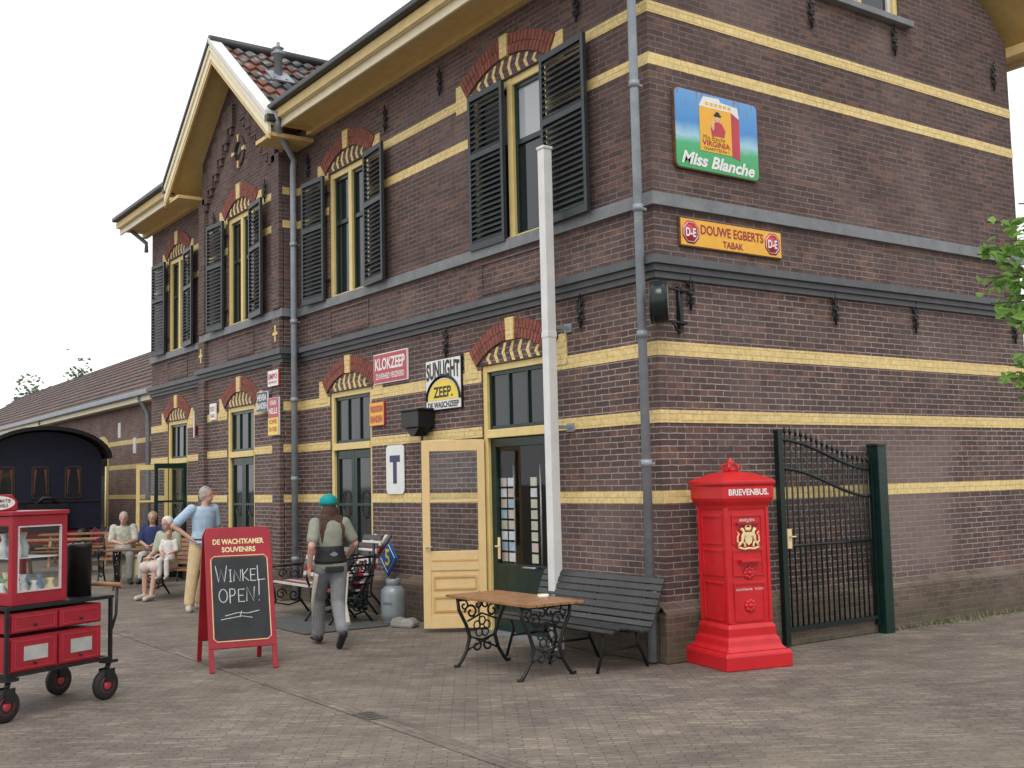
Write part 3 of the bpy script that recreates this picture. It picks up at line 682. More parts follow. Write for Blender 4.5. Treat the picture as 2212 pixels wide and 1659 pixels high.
def rrect(w,h,r,n=5):
    o=[]
    for cx,cz,a0 in ((w/2-r,h/2-r,0),(-w/2+r,h/2-r,90),(-w/2+r,-h/2+r,180),(w/2-r,-h/2+r,270)):
        for k in range(n+1): a=R(a0+90*k/n); o.append((cx+r*math.cos(a),cz+r*math.sin(a)))
    return o
mb=MB(); mb.prism(rrect(1.22,.84,.06),-.01,.02); mb.build('panel',M['rust'],r_)
mb=MB(); mb.prism(rrect(1.19,.815,.055),-.014,-.0105); mb.build('face',mp,r_)
def rect(root,name,x0,x1,z0,z1,m,y=-.018):
    mb=MB(); mb.prism([(x0,z0),(x1,z0),(x1,z1),(x0,z1)],y,y+.0015); return mb.build(name,m,root)
rect(r_,'cigarette_packet',-.26,.2,-.2,.27,M['signorange'])
mb=MB(); mb.prism([(.2,-.2),(.32,-.23),(.32,.21),(.2,.27)],-.018,-.0165); mb.build('packet_side',M['signred'],r_)
mb=MB(); mb.prism([(-.26,.27),(.2,.27),(.32,.21),(.3,.33),(.05,.35),(.03,.385),(-.2,.375)],-.0175,-.016); mb.build('packet_lid',M['signwhite'],r_)
for k in range(6): mb=MB(); mb.box(-.17+k*.065,-.125+k*.065,-.0185,-.0178,.29,.325); mb.build('cigarette_tip',M['signorange'],r_)
mb=MB(); mb.prism([(-.09,-.02),(.09,-.02),(.11,.05),(.06,.12),(0,.135),(-.06,.11),(-.1,.05)],-.021,-.019); mb.build('figure_coat',M['signred'],r_)
pskin=mat('printed_skin',(.75,.5,.35))
mb=MB(); mb.ell((0,-.02,.165),.035,.002,.042); mb.build('figure_face',pskin,r_); mb=MB(); mb.ell((-.07,-.0215,.08),.02,.002,.05); mb.build('figure_hand',pskin,r_)
mb=MB(); mb.ell((0,-.022,.2),.055,.002,.016); mb.ell((0,-.022,.215),.033,.002,.025); mb.build('figure_hat',M['black'],r_)
text('lettering','Miss Blanche',TT(-.06,-.05),.32,.05,M['darkred'],r_,shear=.3)
text('lettering','VIRGINIA',TT(-.03,-.11,-.02),.4,.06,M['darkred'],r_,.02)
text('lettering','CIGARETTES No 1',TT(-.03,-.168,-.02),.36,.028,M['black'],r_)
text('lettering','Miss Blanche',TT(0,-.31)@RY(R(1)),1.06,.135,M['signwhite'],r_,.035,shear=.3)
r_=wsign('advertising_sign','long low orange tobacco sign with red round emblems at both ends, on side wall','sign','S',8.45,4.21,1.5,.3,M['rust'],M['signorange'])
text('lettering','DOUWE EGBERTS',TT(0,.045),.92,.1,M['darkred'],r_,.02); text('lettering','TABAK',TT(0,-.08),.3,.07,M['darkred'],r_,.02)
for s in (-1,1):
    mb=MB(); mb.lathe([(.125,0),(.125,.002)],T_=T((s*.6,-.016,0))@RX(R(90)),n=8,ph=R(22.5)); o=mb.build('emblem',M['signred'],r_)
    mb=MB(); mb.tube([(s*.6+.105*math.cos(k*.7854+.39),-.019,.105*math.sin(k*.7854+.39)) for k in range(8)],.004,4,closed=True); mb.build('emblem_ring',M['signwhite'],o)
    text('lettering','D-E',TT(s*.6,0,-.0205),.14,.09,M['signwhite'],r_,.03)
r_=wsign('advertising_sign','red enamel soap sign with white lettering above the second doorway','sign','L',13.36,3.35,.95,.42,M['signwhite'],M['signred'])
text('lettering','KLOKZEEP',TT(0,.06),.84,.17,M['signwhite'],r_,.03); text('lettering','ZUIVERHEID VERZEKERD',TT(0,-.11),.8,.08,M['signwhite'],r_,.02)
r_=wsign('advertising_sign','black and white enamel soap sign with yellow half disc, beside the open doorway','sign','L',11.98,3.0,.86,.66,M['black'],M['signwhite'])
mb=MB(); pts=[(.37*math.cos(R(a)),-.2+.26*math.sin(R(a))) for a in range(0,181,12)]; mb.prism(pts,-.018,-.016); mb.build('half_disc',M['signyellow'],r_)
mb=MB(); mb.tube([(.4*math.cos(R(a)),-.017,-.2+.3*math.sin(R(a))) for a in range(0,181,12)],.022,4); mb.build('arc',M['black'],r_)
text('lettering','SUNLIGHT',TT(0,.165,-.0195),.8,.22,M['black'],r_,.03,curve=.03); text('lettering','ZEEP.',TT(0,-.1,-.0195),.46,.14,M['black'],r_,.03); text('lettering','DE WASCHZEEP',TT(0,-.26,-.0195),.74,.075,M['black'],r_,.02)
r_=wsign('advertising_sign','small orange tyre sign with red lettering right of the second doorway','sign','L',13.76,2.73,.42,.33,M['signred'],M['signorange'],bw=.008)
text('lettering','VREDESTEIN',TT(0,.07),.36,.09,M['signred'],r_,.03); text('lettering','BANDEN',TT(0,-.07),.34,.1,M['signred'],r_,.03)
XB=BX-.07
r_=wsign('advertising_sign','small white sign with red lettering, topmost of three on the projecting bay','sign','L',16.58,3.47,.42,.26,M['signred'],M['signwhite'],X=XB,bw=.006)
text('lettering','EMPO',TT(0,.03),.34,.09,M['signred'],r_,.03); text('lettering','RIJWIELEN',TT(0,-.07),.32,.05,M['signred'],r_,.01)
r_=wsign('advertising_sign','small navy tyre sign with white lettering on the projecting bay','sign','L',17.03,3.13,.44,.32,M['signwhite'],M['navy'],X=BX-.07,bw=.008)
text('lettering','HEVEA',TT(0,.065),.38,.1,M['signwhite'],r_,.03); text('lettering','BANDEN',TT(0,-.07),.4,.1,M['signwhite'],r_,.03)
r_=wsign('advertising_sign','tall red over yellow coffee and tea sign on the projecting bay','sign','L',16.57,2.86,.42,.6,M['signwhite'],M['signred'],X=XB,bw=.006)
rect(r_,'yellow_field',-.2,.2,-.29,-.02,M['signyellow']); text('lettering','VAN',TT(0,.22),.25,.08,M['signwhite'],r_,.03); text('lettering','NELLE',TT(0,.09),.34,.09,M['signwhite'],r_,.03)
text('lettering','KOFFIE',TT(0,-.08,-.0205),.3,.07,M['signred'],r_,.02); text('lettering','EN THEE',TT(0,-.2,-.0205),.3,.07,M['signred'],r_,.02)
r_=wsign('advertising_sign','little white sign with red marks at far end of the projecting bay','sign','L',19.45,3.12,.3,.3,M['signwhite'],M['signwhite'],X=BX-.01,bw=.006)
text('lettering','POST',TT(0,.05),.22,.09,M['signred'],r_,.02); text('lettering','ZEGELS',TT(0,-.07),.22,.06,M['signred'],r_,.02)
r_=thing('projecting_sign','thin white and red sign sticking out from the wall beyond the bay','sign',(7.36,20.75,2.95),R(48))
mb=MB(); mb.box(-.42,-.06,-.01,.01,-.25,.25); mb.build('panel',M['signwhite'],r_); mb=MB(); mb.box(-.38,-.1,-.014,-.011,-.2,-.02); mb.build('red_field',M['signred'],r_); mb=MB(); mb.tube([(-.42,0,.2),(.02,0,.2)],.01,6); mb.build('bracket',M['black'],r_)
r_=thing('track_sign','white sign with rounded corners and a large dark letter T on the wall','sign',(CX-.02,13.27,1.95),R(-90))
mb=MB(); mb.prism(rrect(.49,.66,.07),-.006,.006); mb.build('panel',M['signwhite'],r_)
mb=MB()
mb.prism([(-.14,.19),(.14,.19),(.14,.10),(.05,.10),(.05,-.19),(-.05,-.19),(-.05,.10),(-.14,.10)],-.009,-.0075); mb.build('lettering',M['navy'],r_)
r_=thing('number_sign','blue diamond sign with yellow number 5 low on the wall beside gas bottle','sign',(CX-.13,13.3,.78),R(-90))
mb=MB(); mb.prism([(0,-.25),(.25,0),(0,.25),(-.25,0)],-.01,.01); mb.build('panel',M['signblue'],r_)
mb=MB(); mb.tube([(0,-.012,-.2),(.2,-.012,0),(0,-.012,.2),(-.2,-.012,0)],.006,4,closed=True); mb.build('border_line',M['signwhite'],r_)
text('lettering','5',TT(0,0,-.014),.13,.22,M['signyellow'],r_,.02)
# ================================================================== STATION CLOCK
r_=thing('station_clock','dark round double faced station clock on iron bracket at building corner','clock',(CX+.02,CY-.02,3.42),0)
Mk=T((-.19,-.2,0))@RZ(R(45)); 
Mf=Mk@RX(R(90))
mb=MB(Mf); mb.lathe([(.14,-.085),(.18,-.08),(.205,-.06),(.212,-.03),(.212,.03),(.205,.06),(.18,.08),(.14,.085)],n=32); cl=mb.build('clock_case',mat('black_green_clock_paint',(.012,.02,.02),.2),r_)
for s in (-1,1):
    mb=MB(Mf); mb.tube([(.19*math.cos(t*.2618),.19*math.sin(t*.2618),s*.072) for t in range(24)],.014,6,closed=True); mb.build('bezel',M['black'],cl)
    mb=MB(Mf); mb.lathe([(.175,0),(.175,s*.002)],c=(0,0,s*.086),n=28); fc=mb.build('clock_face',mat('clock_dial_glass',(.3,.31,.3),.15),r_)
    mb=MB(Mk); y_f=-s*.091
    mb.box(-.006,.006,y_f-.001,y_f+.001,0,.14); mb.box(-.006,.006,y_f-.001,y_f+.001,0,.09,T_=RY(R(70)))
    for k in range(12): mb.box(-.005,.005,y_f-.001,y_f+.001,.145,.165,T_=RY(R(30*k)))
    mb.build('clock_hands',M['black'],fc)
mb=MB(); 
for z in (-.16,.16): mb.tube([(-.14,-.16,z),(.05,-.15,z),(.26,-.1,z),(.26,0,z)],.014,6)
mb.box(.24,.29,-.03,.018,-.24,.22); mb.tube([(.0,-.16,-.16),(.1,-.15,-.25),(.26,-.03,-.2)],.01,6); mb.tube([(.14,-.13,-.2),(.14,-.13,.2)],.01,6); mb.build('bracket',M['black'],r_)
# ================================================================== WHITE POST
p0=V((CX-.27,9.42,0))
r_=thing('signal_post','tall white square post fixed to the wall beside open doorway','post',p0)
mb=MB(); mb.box(-.055,.055,-.055,.055,0,5.32); mb.box(-.065,.065,-.065,.065,5.32,5.35); mb.box(-.06,.06,-.06,.06,3.27,3.33); mb.build('post',M['white'],r_,bevel=.004)
for z in (3.37,2.3): mb=MB(); mb.box(.056,.267,-.02,.02,z,z+.035); mb.box(.25,.268,-.06,.06,z-.03,z+.06); mb.build('bracket',M['zinc'],r_)
# ================================================================== LETTERBOX
a12=R(-12)
cn=V((7.39,7.257,0)); a=.71
ctr=cn-(RZ(a12)@V((-a/2,-a/2,0)))
r_=thing('letterbox','tall bright red cast iron pillar letterbox at building corner','letterbox',ctr,a12)
def sq(mb,prof): mb.lathe([(r*math.sqrt(2)/2,z) for r,z in prof],n=4,ph=R(45),smooth=False)
mb=MB()
sq(mb,[(.72,0),(.72,.13),(.68,.16)]); sq(mb,[(.66,.161),(.58,.2),(.56,.26),(.52,.28),(.52,.36),(.48,.40)])
mb.build('base',M['boxred'],r_,bevel=.01)
mb=MB(); hb=.23; sq(mb,[(hb*2,.40),(hb*2,1.47)])
for k in range(2):
    fr=RZ(R(0 if k==0 else -90))
    for zz0,zz1 in ((.42,.78),(.83,1.08),(1.12,1.4)):
        for aa,bb,cc,dd_ in ((-.17,.17,zz1-.02,zz1),(-.17,.17,zz0,zz0+.02),(-.17,-.15,zz0+.02,zz1-.02),(.15,.17,zz0+.02,zz1-.02)): mb.box(aa,bb,-hb-.01,-hb+.002,cc,dd_,T_=fr)
    for xx in (-1,1): mb.box(xx*hb-.025 if xx>0 else -hb-.008,hb+.008 if xx>0 else -hb+.025,-hb-.012,-hb+.01,.41,1.46,T_=fr)
mb.build('body',M['boxred'],r_,bevel=.004)
mb=MB(); sq(mb,[(.47,1.44),(.49,1.48),(.54,1.52),(.56,1.55),(.56,1.66),(.59,1.68),(.59,1.71),(.52,1.73),(.3,1.78),(.1,1.8)]); mb.build('head',M['boxred'],r_,bevel=.006)
mb=MB(); mb.lathe([(.05,1.79),(.06,1.82),(.03,1.85),(.04,1.87),(.015,1.92),(0,1.94)],n=10)
for k in range(4):
    an=k*math.pi/2+.78; mb.tube([(.03*math.cos(an),.03*math.sin(an),1.8),(.08*math.cos(an),.08*math.sin(an),1.82),(.07*math.cos(an),.07*math.sin(an),1.86),(.03*math.cos(an),.03*math.sin(an),1.87)],.014,6)
mb.build('finial',M['boxred'],r_)
mb=MB(); mb.box(-.12,.12,-.26,-.23,1.3,1.325); mb.build('posting_slot',M['darkred'],r_,bevel=.003)
mb=MB(); mb.box(-.11,.11,-.29,-.23,.96,.985); mb.box(-.1,.1,-.245,-.23,.93,.959); mb.build('posting_slot',M['boxred'],r_,bevel=.003)
for z in (.86,.56):
    mb=MB(); 
    for k in range(8): an=k*math.pi/4; mb.ell((.04*math.cos(an),-.237,z+.04*math.sin(an)),.024,.012,.024,8,6)
    mb.ell((0,-.243,z),.025,.015,.025,8,6); mb.build('rosette',M['boxred'],r_)
mb=MB(T((0,-.016,0)))
mb.prism([(-.035,1.14),(0,1.115),(.035,1.14),(.045,1.2),(.04,1.235),(-.04,1.235),(-.045,1.2)],-.235,-.22)
for s in (-1,1):
    mb.tube([(s*.11,-.228,1.1),(s*.095,-.232,1.13),(s*.07,-.234,1.15),(s*.062,-.234,1.2),(s*.05,-.234,1.235),(s*.07,-.234,1.265),(s*.085,-.23,1.26)],[.011,.014,.012,.017,.014,.017,.008],7)
    mb.tube([(s*.065,-.234,1.19),(s*.04,-.24,1.21),(s*.03,-.24,1.2)],.007,5); mb.tube([(s*.07,-.234,1.15),(s*.05,-.24,1.13),(s*.045,-.24,1.1)],.009,5)
    mb.tube([(s*.085,-.23,1.13),(s*.12,-.23,1.15),(s*.115,-.23,1.2),(s*.1,-.23,1.22),(s*.12,-.23,1.24)],[.008,.008,.007,.008,.004],5)
mb.tube([(-.11,-.23,1.095),(-.05,-.235,1.08),(0,-.235,1.087),(.05,-.235,1.08),(.11,-.23,1.095)],.011,6)
mb.ell((0,-.23,1.262),.035,.015,.018,10,6); mb.tube([(-.03,-.23,1.27),(-.02,-.235,1.3),(0,-.235,1.305),(.02,-.235,1.3),(.03,-.23,1.27)],.008,5); mb.ell((0,-.23,1.32),.01,.01,.012)
mb.build('royal_crest',M['gold'],r_)
text('lettering','BRIEVENBUS.',T((0,-.2815,1.605)),.44,.06,M['signwhite'],r_,.03); text('lettering','BRIEVEN',T((0,-.2325,1.345)),.16,.025,M['signwhite'],r_)
text('lettering','BUSLICHTING NR.   TE GOOR',T((0,-.2335,.71)),.32,.02,M['signwhite'],r_)
# ================================================================== GATE
gy=CY-.13
r_=thing('iron_gate','dark green wrought iron gate folded open against side wall, with spiked curved top','gate',(8.9,gy,0))
gg=mat('black_green_gate_paint',(.006,.017,.015),.3,var=.3)
mb=MB(); mb.box(-.035,.035,-.03,.03,0.02,2.2); mb.box(-.04,.04,-.035,.035,2.2,2.22); mb.build('hinge_post',gg,r_)
gw=1.5
mb=MB(); mb.box(gw+.02,gw+.17,-.08,.07,0,2.05); mb.prism([(gw+.01,2.05),(gw+.18,2.05),(gw+.17,2.08),(gw+.02,2.08)],-.085,.075); mb.build('gate_post',M['green'],r_,bevel=.006)
def gt(x): 
    t=x/gw; return 2.12-.32*(t*t*(3-2*t))
mb=MB()
mb.box(.05,gw,-.018,.018,.16,.2); mb.box(gw-.035,gw,-.02,.02,.1,1.86)
for o_ in (0,-.3): mb.tube([(.04+ (gw-.06)*k/14,0,gt(gw*k/14)+o_) for k in range(15)],.019,6)
mb.tube([(.04,0,1.02),(gw,0,1.02)],.016,6)
mb.build('gate_frame',gg,r_)
nb=17
for k in range(nb):
    x=.1+(gw-.17)*k/(nb-1); mb=MB(); zt=gt(x)+.07
    mb.tube([(x,0,.18),(x,0,zt)],.0105,6); mb.tube([(x,0,zt),(x,0,zt+.03),(x,0,zt+.09)],[.012,.02,.001],6); mb.build('bar',gg,r_)
mb=MB(); mb.box(.04,.1,-.04,-.02,1.0,1.2); mb.tube([(.07,-.04,1.12),(.07,-.07,1.12),(.13,-.07,1.12)],.009,6); mb.build('lock',M['gold'],r_)
# ================================================================== SLATTED BENCH
r_=thing('slatted_bench','long dark slatted bench standing against the wall under the white post','bench',(6.85,8.72,0),R(-90))
Lb=1.86
prof=[(-.34,.38),(-.27,.405),(-.2,.405),(-.13,.395),(-.06,.38),(.01,.365),(.08,.37),(.135,.41),(.17,.47),(.195,.535),(.22,.6),(.245,.665),(.27,.73),(.3,.79)]
for nm,a_,b_ in (('seat',0,7),('backrest',7,14)):
    mb=MB()
    for i in range(a_,b_):
        y,z=prof[i]; y2,z2=prof[min(i+1,13)] if i<13 else (.33,.85); y1,z1=prof[max(i-1,0)] if i>0 else (-.41,.35)
        an=math.atan2(z2-z1,y2-y1)
        mb.box(-Lb/2,Lb/2,-.028,.028,-.01,.01,T_=T((0,y,z))@RX(an))
    mb.build(nm,M['blackwood'],r_,bevel=.003)
for x in (-.72,0,.72):
    mb=MB(); mb.tube([(x,y,z-.02) for y,z in prof],.016,6); mb.tube([(x,-.3,.38),(x,-.27,.25),(x,-.36,.0)],.016,6); mb.tube([(x,.12,.36),(x,.14,.22),(x,.25,.0)],.016,6); mb.tube([(x,-.29,.2),(x,.14,.2)],.012,6); mb.build('leg',M['black'],r_)
# ================================================================== IRON GARDEN TABLE
def scroll(mb,x,c,r,a0,turns,s=1,tr=.011,n=16):
    mb.tube([(x,c[0]+s*(r*(1-.75*k/n))*math.cos(a0+turns*2*math.pi*k/n),c[1]+(r*(1-.75*k/n))*math.sin(a0+turns*2*math.pi*k/n)) for k in range(n+1)],tr,6)
def tlegs(mb,x,w,h):
    for s in (-1,1):
        mb.tube([(x,s*w*.5,h),(x,s*w*.47,h*.82),(x,s*w*.33,h*.6),(x,s*w*.26,h*.42),(x,s*w*.33,h*.22),(x,s*w*.44,h*.08),(x,s*w*.52,.0),(x,s*w*.58,.02)],[.016,.018,.018,.02,.018,.018,.02,.014],7)
        scroll(mb,x,(s*w*.22,h*.78),.075,0,1.2,s); scroll(mb,x,(s*w*.12,h*.28),.06,1.5,1.1,s)
        scroll(mb,x,(s*w*.36,h*.88),.045,2,1,s,.009); scroll(mb,x,(s*w*.08,h*.88),.05,1,1,s,.009)
    mb.tube([(x,-w*.5,h*.97),(x,w*.5,h*.97)],.016,6)
    for k in range(5):
        an=k*2*math.pi/5+.3; mb.tube([(x,.06*math.cos(an)+.04*math.cos(t),h*.55+.06*math.sin(an)+.04*math.sin(t)) for t in [i*.785 for i in range(8)]],.008,5,closed=True)
    mb.tube([(x,-w*.26,h*.42),(x,0,h*.36),(x,w*.26,h*.42)],.011,6); mb.tube([(x,-w*.33,h*.22),(x,0,h*.34),(x,w*.33,h*.22)],.01,6)
    mb.tube([(x,-w*.3,h*.65),(x,0,h*.75),(x,w*.3,h*.65)],.01,6)
def gtable(label,loc,rz_,L=1.45,w=.62,h=.68,group=None,m=None):
    r_=thing('garden_table',label,'table',loc,rz_,group)
    mb=MB(); n=7
    for k in range(n): y=-w/2+(k+.5)*w/n; mb.box(-L/2,L/2,y-w/n/2+.005,y+w/n/2-.005,h,h+.025)
    mb.build('tabletop',m or M['wood'],r_,bevel=.003)
    for s in (-1,1): mb=MB(); tlegs(mb,s*(L/2-.17),w*.9,h); mb.build('leg',M['black'],r_)
    return r_
gtable('varnished wood garden table with ornate black iron legs in front of the dark bench',(6.03,8.66,0),R(-90),L=1.38,h=.65)
r_=thing('ashtray','small white ashtray on the wooden garden table','ashtray',(6.2,8.4,.676)); mb=MB(); mb.lathe([(.05,0),(.055,.03),(.045,.032),(.04,.012),(0,.01)],n=16); mb.build('bowl',M['signwhite'],r_)
mb=MB(); mb.tube([(-.05,0,.036),(.03,.01,.034)],.004,6); mb.build('cigarette',M['signorange'],r_)
# ================================================================== GARDEN BENCHES WITH IRON ENDS
def gbench(label,loc,rz_,L,slatmats,group=None,h=.45,name='garden_bench'):
    r_=thing(name,label,'bench',loc,rz_,group)
    for nm in ('seat','backrest'):
        mb=MB()
        for k in range(6):
            mb.cur=k%len(slatmats)
            if nm=='seat': mb.box(-L/2,L/2,-.25+k*.075,-.19+k*.075,h-.01,h+.012)
            else: mb.box(-L/2,L/2,-.01,.01,.06+k*.075,.12+k*.075,T_=T((0,.2,h))@RX(R(-14)))
        mb.build(nm,slatmats,r_)
    for s in (-1,1):
        x=s*(L/2-.02); mb=MB()
        mb.tube([(x,-.26,h),(x,-.22,h*.7),(x,-.2,h*.4),(x,-.27,.08),(x,-.32,.0)],.017,7); mb.tube([(x,.2,h+.38),(x,.2,h+.1),(x,.17,h-.02),(x,.15,h*.45),(x,.24,.08),(x,.3,0)],.017,7)
        mb.tube([(x,-.26,h-.02),(x,.2,h-.02)],.015,6); mb.tube([(x,-.24,h),(x,-.29,h+.12),(x,-.27,h+.2),(x,-.1,h+.21),(x,.22,h+.22)],.016,7)
        scroll(mb,x,(-.12,h*.6),.08,0,1.3); scroll(mb,x,(.07,h*.55),.08,3,1.3,-1); scroll(mb,x,(-.1,h+.1),.07,0,1.2); scroll(mb,x,(.08,h+.1),.07,2,1.2)
        mb.tube([(x,-.2,h*.35),(x,0,h*.25),(x,.17,h*.35)],.012,6); mb.build('end_frame',M['black'],r_)
    return r_
SLR=[mat('faded_white_slat',(.6,.56,.52),.6),M['darkred'],mat('grey_slat',(.2,.2,.2),.6)]
gbench('cast iron garden bench with white and red slats behind the walking person',(6.45,14.1,0),R(-90),1.25,SLR)
for k in range(3):
    r_=gbench(['lowest of three stacked garden benches with red and white slats by the gas bottle','middle one of three stacked garden benches with red and white slats','topmost of three stacked garden benches, its slatted back rising highest'][k],(6.5+.04*k,13.12-.04*k,.1*k),R(-90),.5,[M['darkred'],SLR[0],M['blackwood']],h=.42,name='stacked_bench')
    mb=MB()
    for q in range(5): mb.cur=(q+k)%3; mb.box(-.24+q*.1,-.17+q*.1,-.012,.012,0,.6,T_=T((0,.1,.42))@RX(R(-38)))
    mb.build('slatted_panel',[M['blackwood'],M['darkred'],SLR[0]],r_)
r_=thing('gas_bottle','grey metal gas bottle on the ground against the wall','gas bottle',(6.95,12.62,0))
mb=MB(); mb.lathe([(.12,0),(.13,.02),(.13,.05),(.155,.08),(.16,.12),(.16,.36),(.15,.42),(.1,.47),(.04,.49),(0,.49)],n=24); mb.build('tank',M['gas'],r_)
mb=MB(); mb.lathe([(.09,.45),(.095,.55),(.085,.56),(.08,.55),(.085,.46)],n=20); mb.build('collar',M['gas'],r_); mb=MB(); mb.lathe([(.02,.48),(.02,.54),(.035,.545),(.035,.57),(0,.575)],n=10); mb.build('valve',M['black'],r_)
text('lettering','PRIMAGAS',T((0,0,.26))@RZ(R(-55))@T((0,-.162,0)),.12,.03,M['navy'],r_)
mb=MB(); mb.prism([(-.16,0),(.15,0),(.17,.06),(.1,.12),(-.02,.1),(-.12,.13),(-.17,.07)],-.09,.09)
o=mb.build('stone_block',M['stone'],bevel=.03); o.location=(6.85,12.15,0); o.rotation_euler=(0,0,R(-60)); tag(o,'rough pale stone block on the ground near the gas bottle','stone')
mb=MB(); mb.prism(rrect(1.15,1.85,.04),-.006,.006); o=mb.build('floor_mat',M['matrub'],bevel=.003); o.location=(6.2,13.3,.012); o.rotation_euler=(R(90),0,0); tag(o,'thin dark rubber mat on the paving under the benches','mat')
r_=thing('drain_grate','small rectangular iron drain grate set in the paving','drain',(4.04,7.72,.006))
dirty=mat('dusty_iron',(.12,.105,.09),.9,var=.4,scale=20)
mb=MB(); mb.box(-.08,.08,-.14,-.12,0,.006); mb.box(-.08,.08,.12,.14,0,.006); mb.box(-.08,-.06,-.12,.12,0,.006); mb.box(.06,.08,-.12,.12,0,.006)
for k in range(5): mb.box(-.06,.06,-.1+k*.05-.01,-.1+k*.05+.01,0,.005)
mb.build('grate',dirty,r_); mb=MB(); mb.quad((-.07,-.13,.001),(.07,-.13,.001),(.07,.13,.001),(-.07,.13,.001)); mb.build('pit',M['rubber'],r_)
# ================================================================== A-BOARD
pa,pb=G(463,1452),G(592,1446)
mid=(pa+pb)/2; aa=R(-11)
r_=thing('sandwich_board','dark red sandwich board with chalkboard panel standing on the paving','sign board',(mid.x,mid.y,0),aa)
wA=.65; lean=R(-15); hh=1.45
for s,nm in ((0,'front_panel'),(1,'rear_panel')):
    Mp=RX(lean) if s==0 else T((0,.82,0))@RZ(R(180))@RX(lean)
    mb=MB(Mp); mb.box(-wA/2,wA/2,-.015,.015,.22,hh-.12); mb.prism([(-wA/2,hh-.12),(wA/2,hh-.12),(wA/2-.03,hh-.05),(-wA/2+.03,hh-.05)],-.015,.015)
    mb.box(-wA/2,-wA/2+.045,-.02,.02,0,.22); mb.box(wA/2-.045,wA/2,-.02,.02,0,.22); fp=mb.build(nm,M['darkred'],r_,bevel=.006)
    mb=MB(Mp)
    def notch(w,z0,z1,k=.03): return [(-w+k,z0),(w-k,z0),(w,z0+k),(w,z1-k),(w-k,z1),(-w+k,z1),(-w,z1-k),(-w,z0+k)]
    mb.prism(notch(.265,.3,1.1),-.019,-.0155); bb=mb.build('chalkboard',M['slate'],fp)
    mb=MB(Mp); mb.tube([(x,-.02,z) for x,z in notch(.275,.285,1.115)],.005,4,closed=True); mb.build('gold_line',M['gold'],fp)
    if s==0:
        text('lettering','DE WACHTKAMER',Mp@T((0,-.0175,1.26)),.50,.055,M['gold'],fp,.03); text('lettering','SOUVENIRS',Mp@T((0,-.0175,1.18)),.33,.053,M['gold'],fp,.03)
        mb=MB(Mp)
        def st(pts,r=.0045): mb.tube([(x,-.0205,z) for x,z in pts],r,4)
        def let(ch,x,z,w,h):
            D={'W':[[(0,1),(.25,0),(.5,.8),(.75,0),(1,1)]],'I':[[(.5,0),(.5,1)],[(.2,1),(.8,1)],[(.2,0),(.8,0)]],'N':[[(0,0),(.1,1),(.85,0),(1,1)]],'K':[[(.1,0),(.1,1)],[(.9,1),(.1,.45),(1,0)]],
               'E':[[(1,1),(.1,1)],[(.1,1),(.1,0)],[(.1,0),(1,0)],[(.1,.5),(.8,.5)]],'L':[[(.05,1),(.05,0)],[(.05,.02),(1.1,.06)]],'O':[[(.5+.5*math.cos(t),.5+.5*math.sin(t)) for t in [i*.52 for i in range(13)]]],
               'P':[[(.1,-.1),(.1,1)],[(.1,1),(.8,.95),(.9,.7),(.7,.5),(.1,.45)]],'!':[[(.5,.3),(.6,1.2)],[(.45,0),(.5,.05)]]}
            for s_ in D[ch]: st([(x+p*w,z+q*h) for p,q in s_])
        x=-.235
        for ch,w_,h_ in (('W',.11,.16),('I',.04,.115),('N',.07,.115),('K',.065,.12),('E',.06,.115),('L',.065,.15)): let(ch,x,.86,w_,h_); x+=w_+.012
        x=-.21
        for ch,w_,h_ in (('O',.08,.13),('P',.065,.13),('E',.065,.12),('N',.08,.14),('!',.05,.18)): let(ch,x,.66,w_,h_); x+=w_+.018
        st([(-.16,.53),(-.04,.555),(.06,.545),(.17,.565)],.0035); st([(-.2,.495),(0,.52),(.1,.50)],.0035); st([(-.02,.51),(.0,.57)],.003)
        mb.build('chalk_writing',M['chalk'],fp)
# ================================================================== SOUVENIR CART
n0,n1=V((1.82,9.43,0)),V((2.64,9.83,0)); ca=math.atan2(n1.y-n0.y,n1.x-n0.x)
r_=thing('souvenir_cart','black iron platform trolley with red drawers and four rubber wheels','cart',(n0+n1)/2+(RZ(ca)@V((0,.28,0))),ca)
LX,LY=.5,.3
mb=MB()
for x in (-LX,LX):
    for y in (-LY,LY): mb.box(x-.013,x+.013,y-.013,y+.013,.3,.86)
for z in (.33,.84):
    for y in (-LY,LY): mb.box(-LX-.0,LX,y-.012,y+.012,z,z+.03)
    for x in (-LX,LX): mb.box(x-.012,x+.012,-LY,LY,z+.001,z+.029)
mb.box(-LX-.02,LX+.02,-LY-.02,LY+.02,.845,.868)
for y in (-LY,LY): mb.tube([(LX,y,.55),(LX+.06,y,.7),(LX+.07,y,.95)],.012,6)
mb.build('frame',M['black'],r_)
mb=MB(); mb.tube([(LX+.07,-LY-.05,.95),(LX+.07,LY+.05,.95)],.02,10); mb.build('handle',M['wood'],r_)
mb=MB(); mb.box(-LX+.02,LX-.1,-LY+.0,LY-.02,.36,.63); mb.box(-LX+.02,LX-.1,-LY+.0,LY-.02,.66,.815); mb.build('drawer_unit',M['darkred'],r_,bevel=.004)
lab=mat('dull_label_card',(.42,.42,.4),.5)
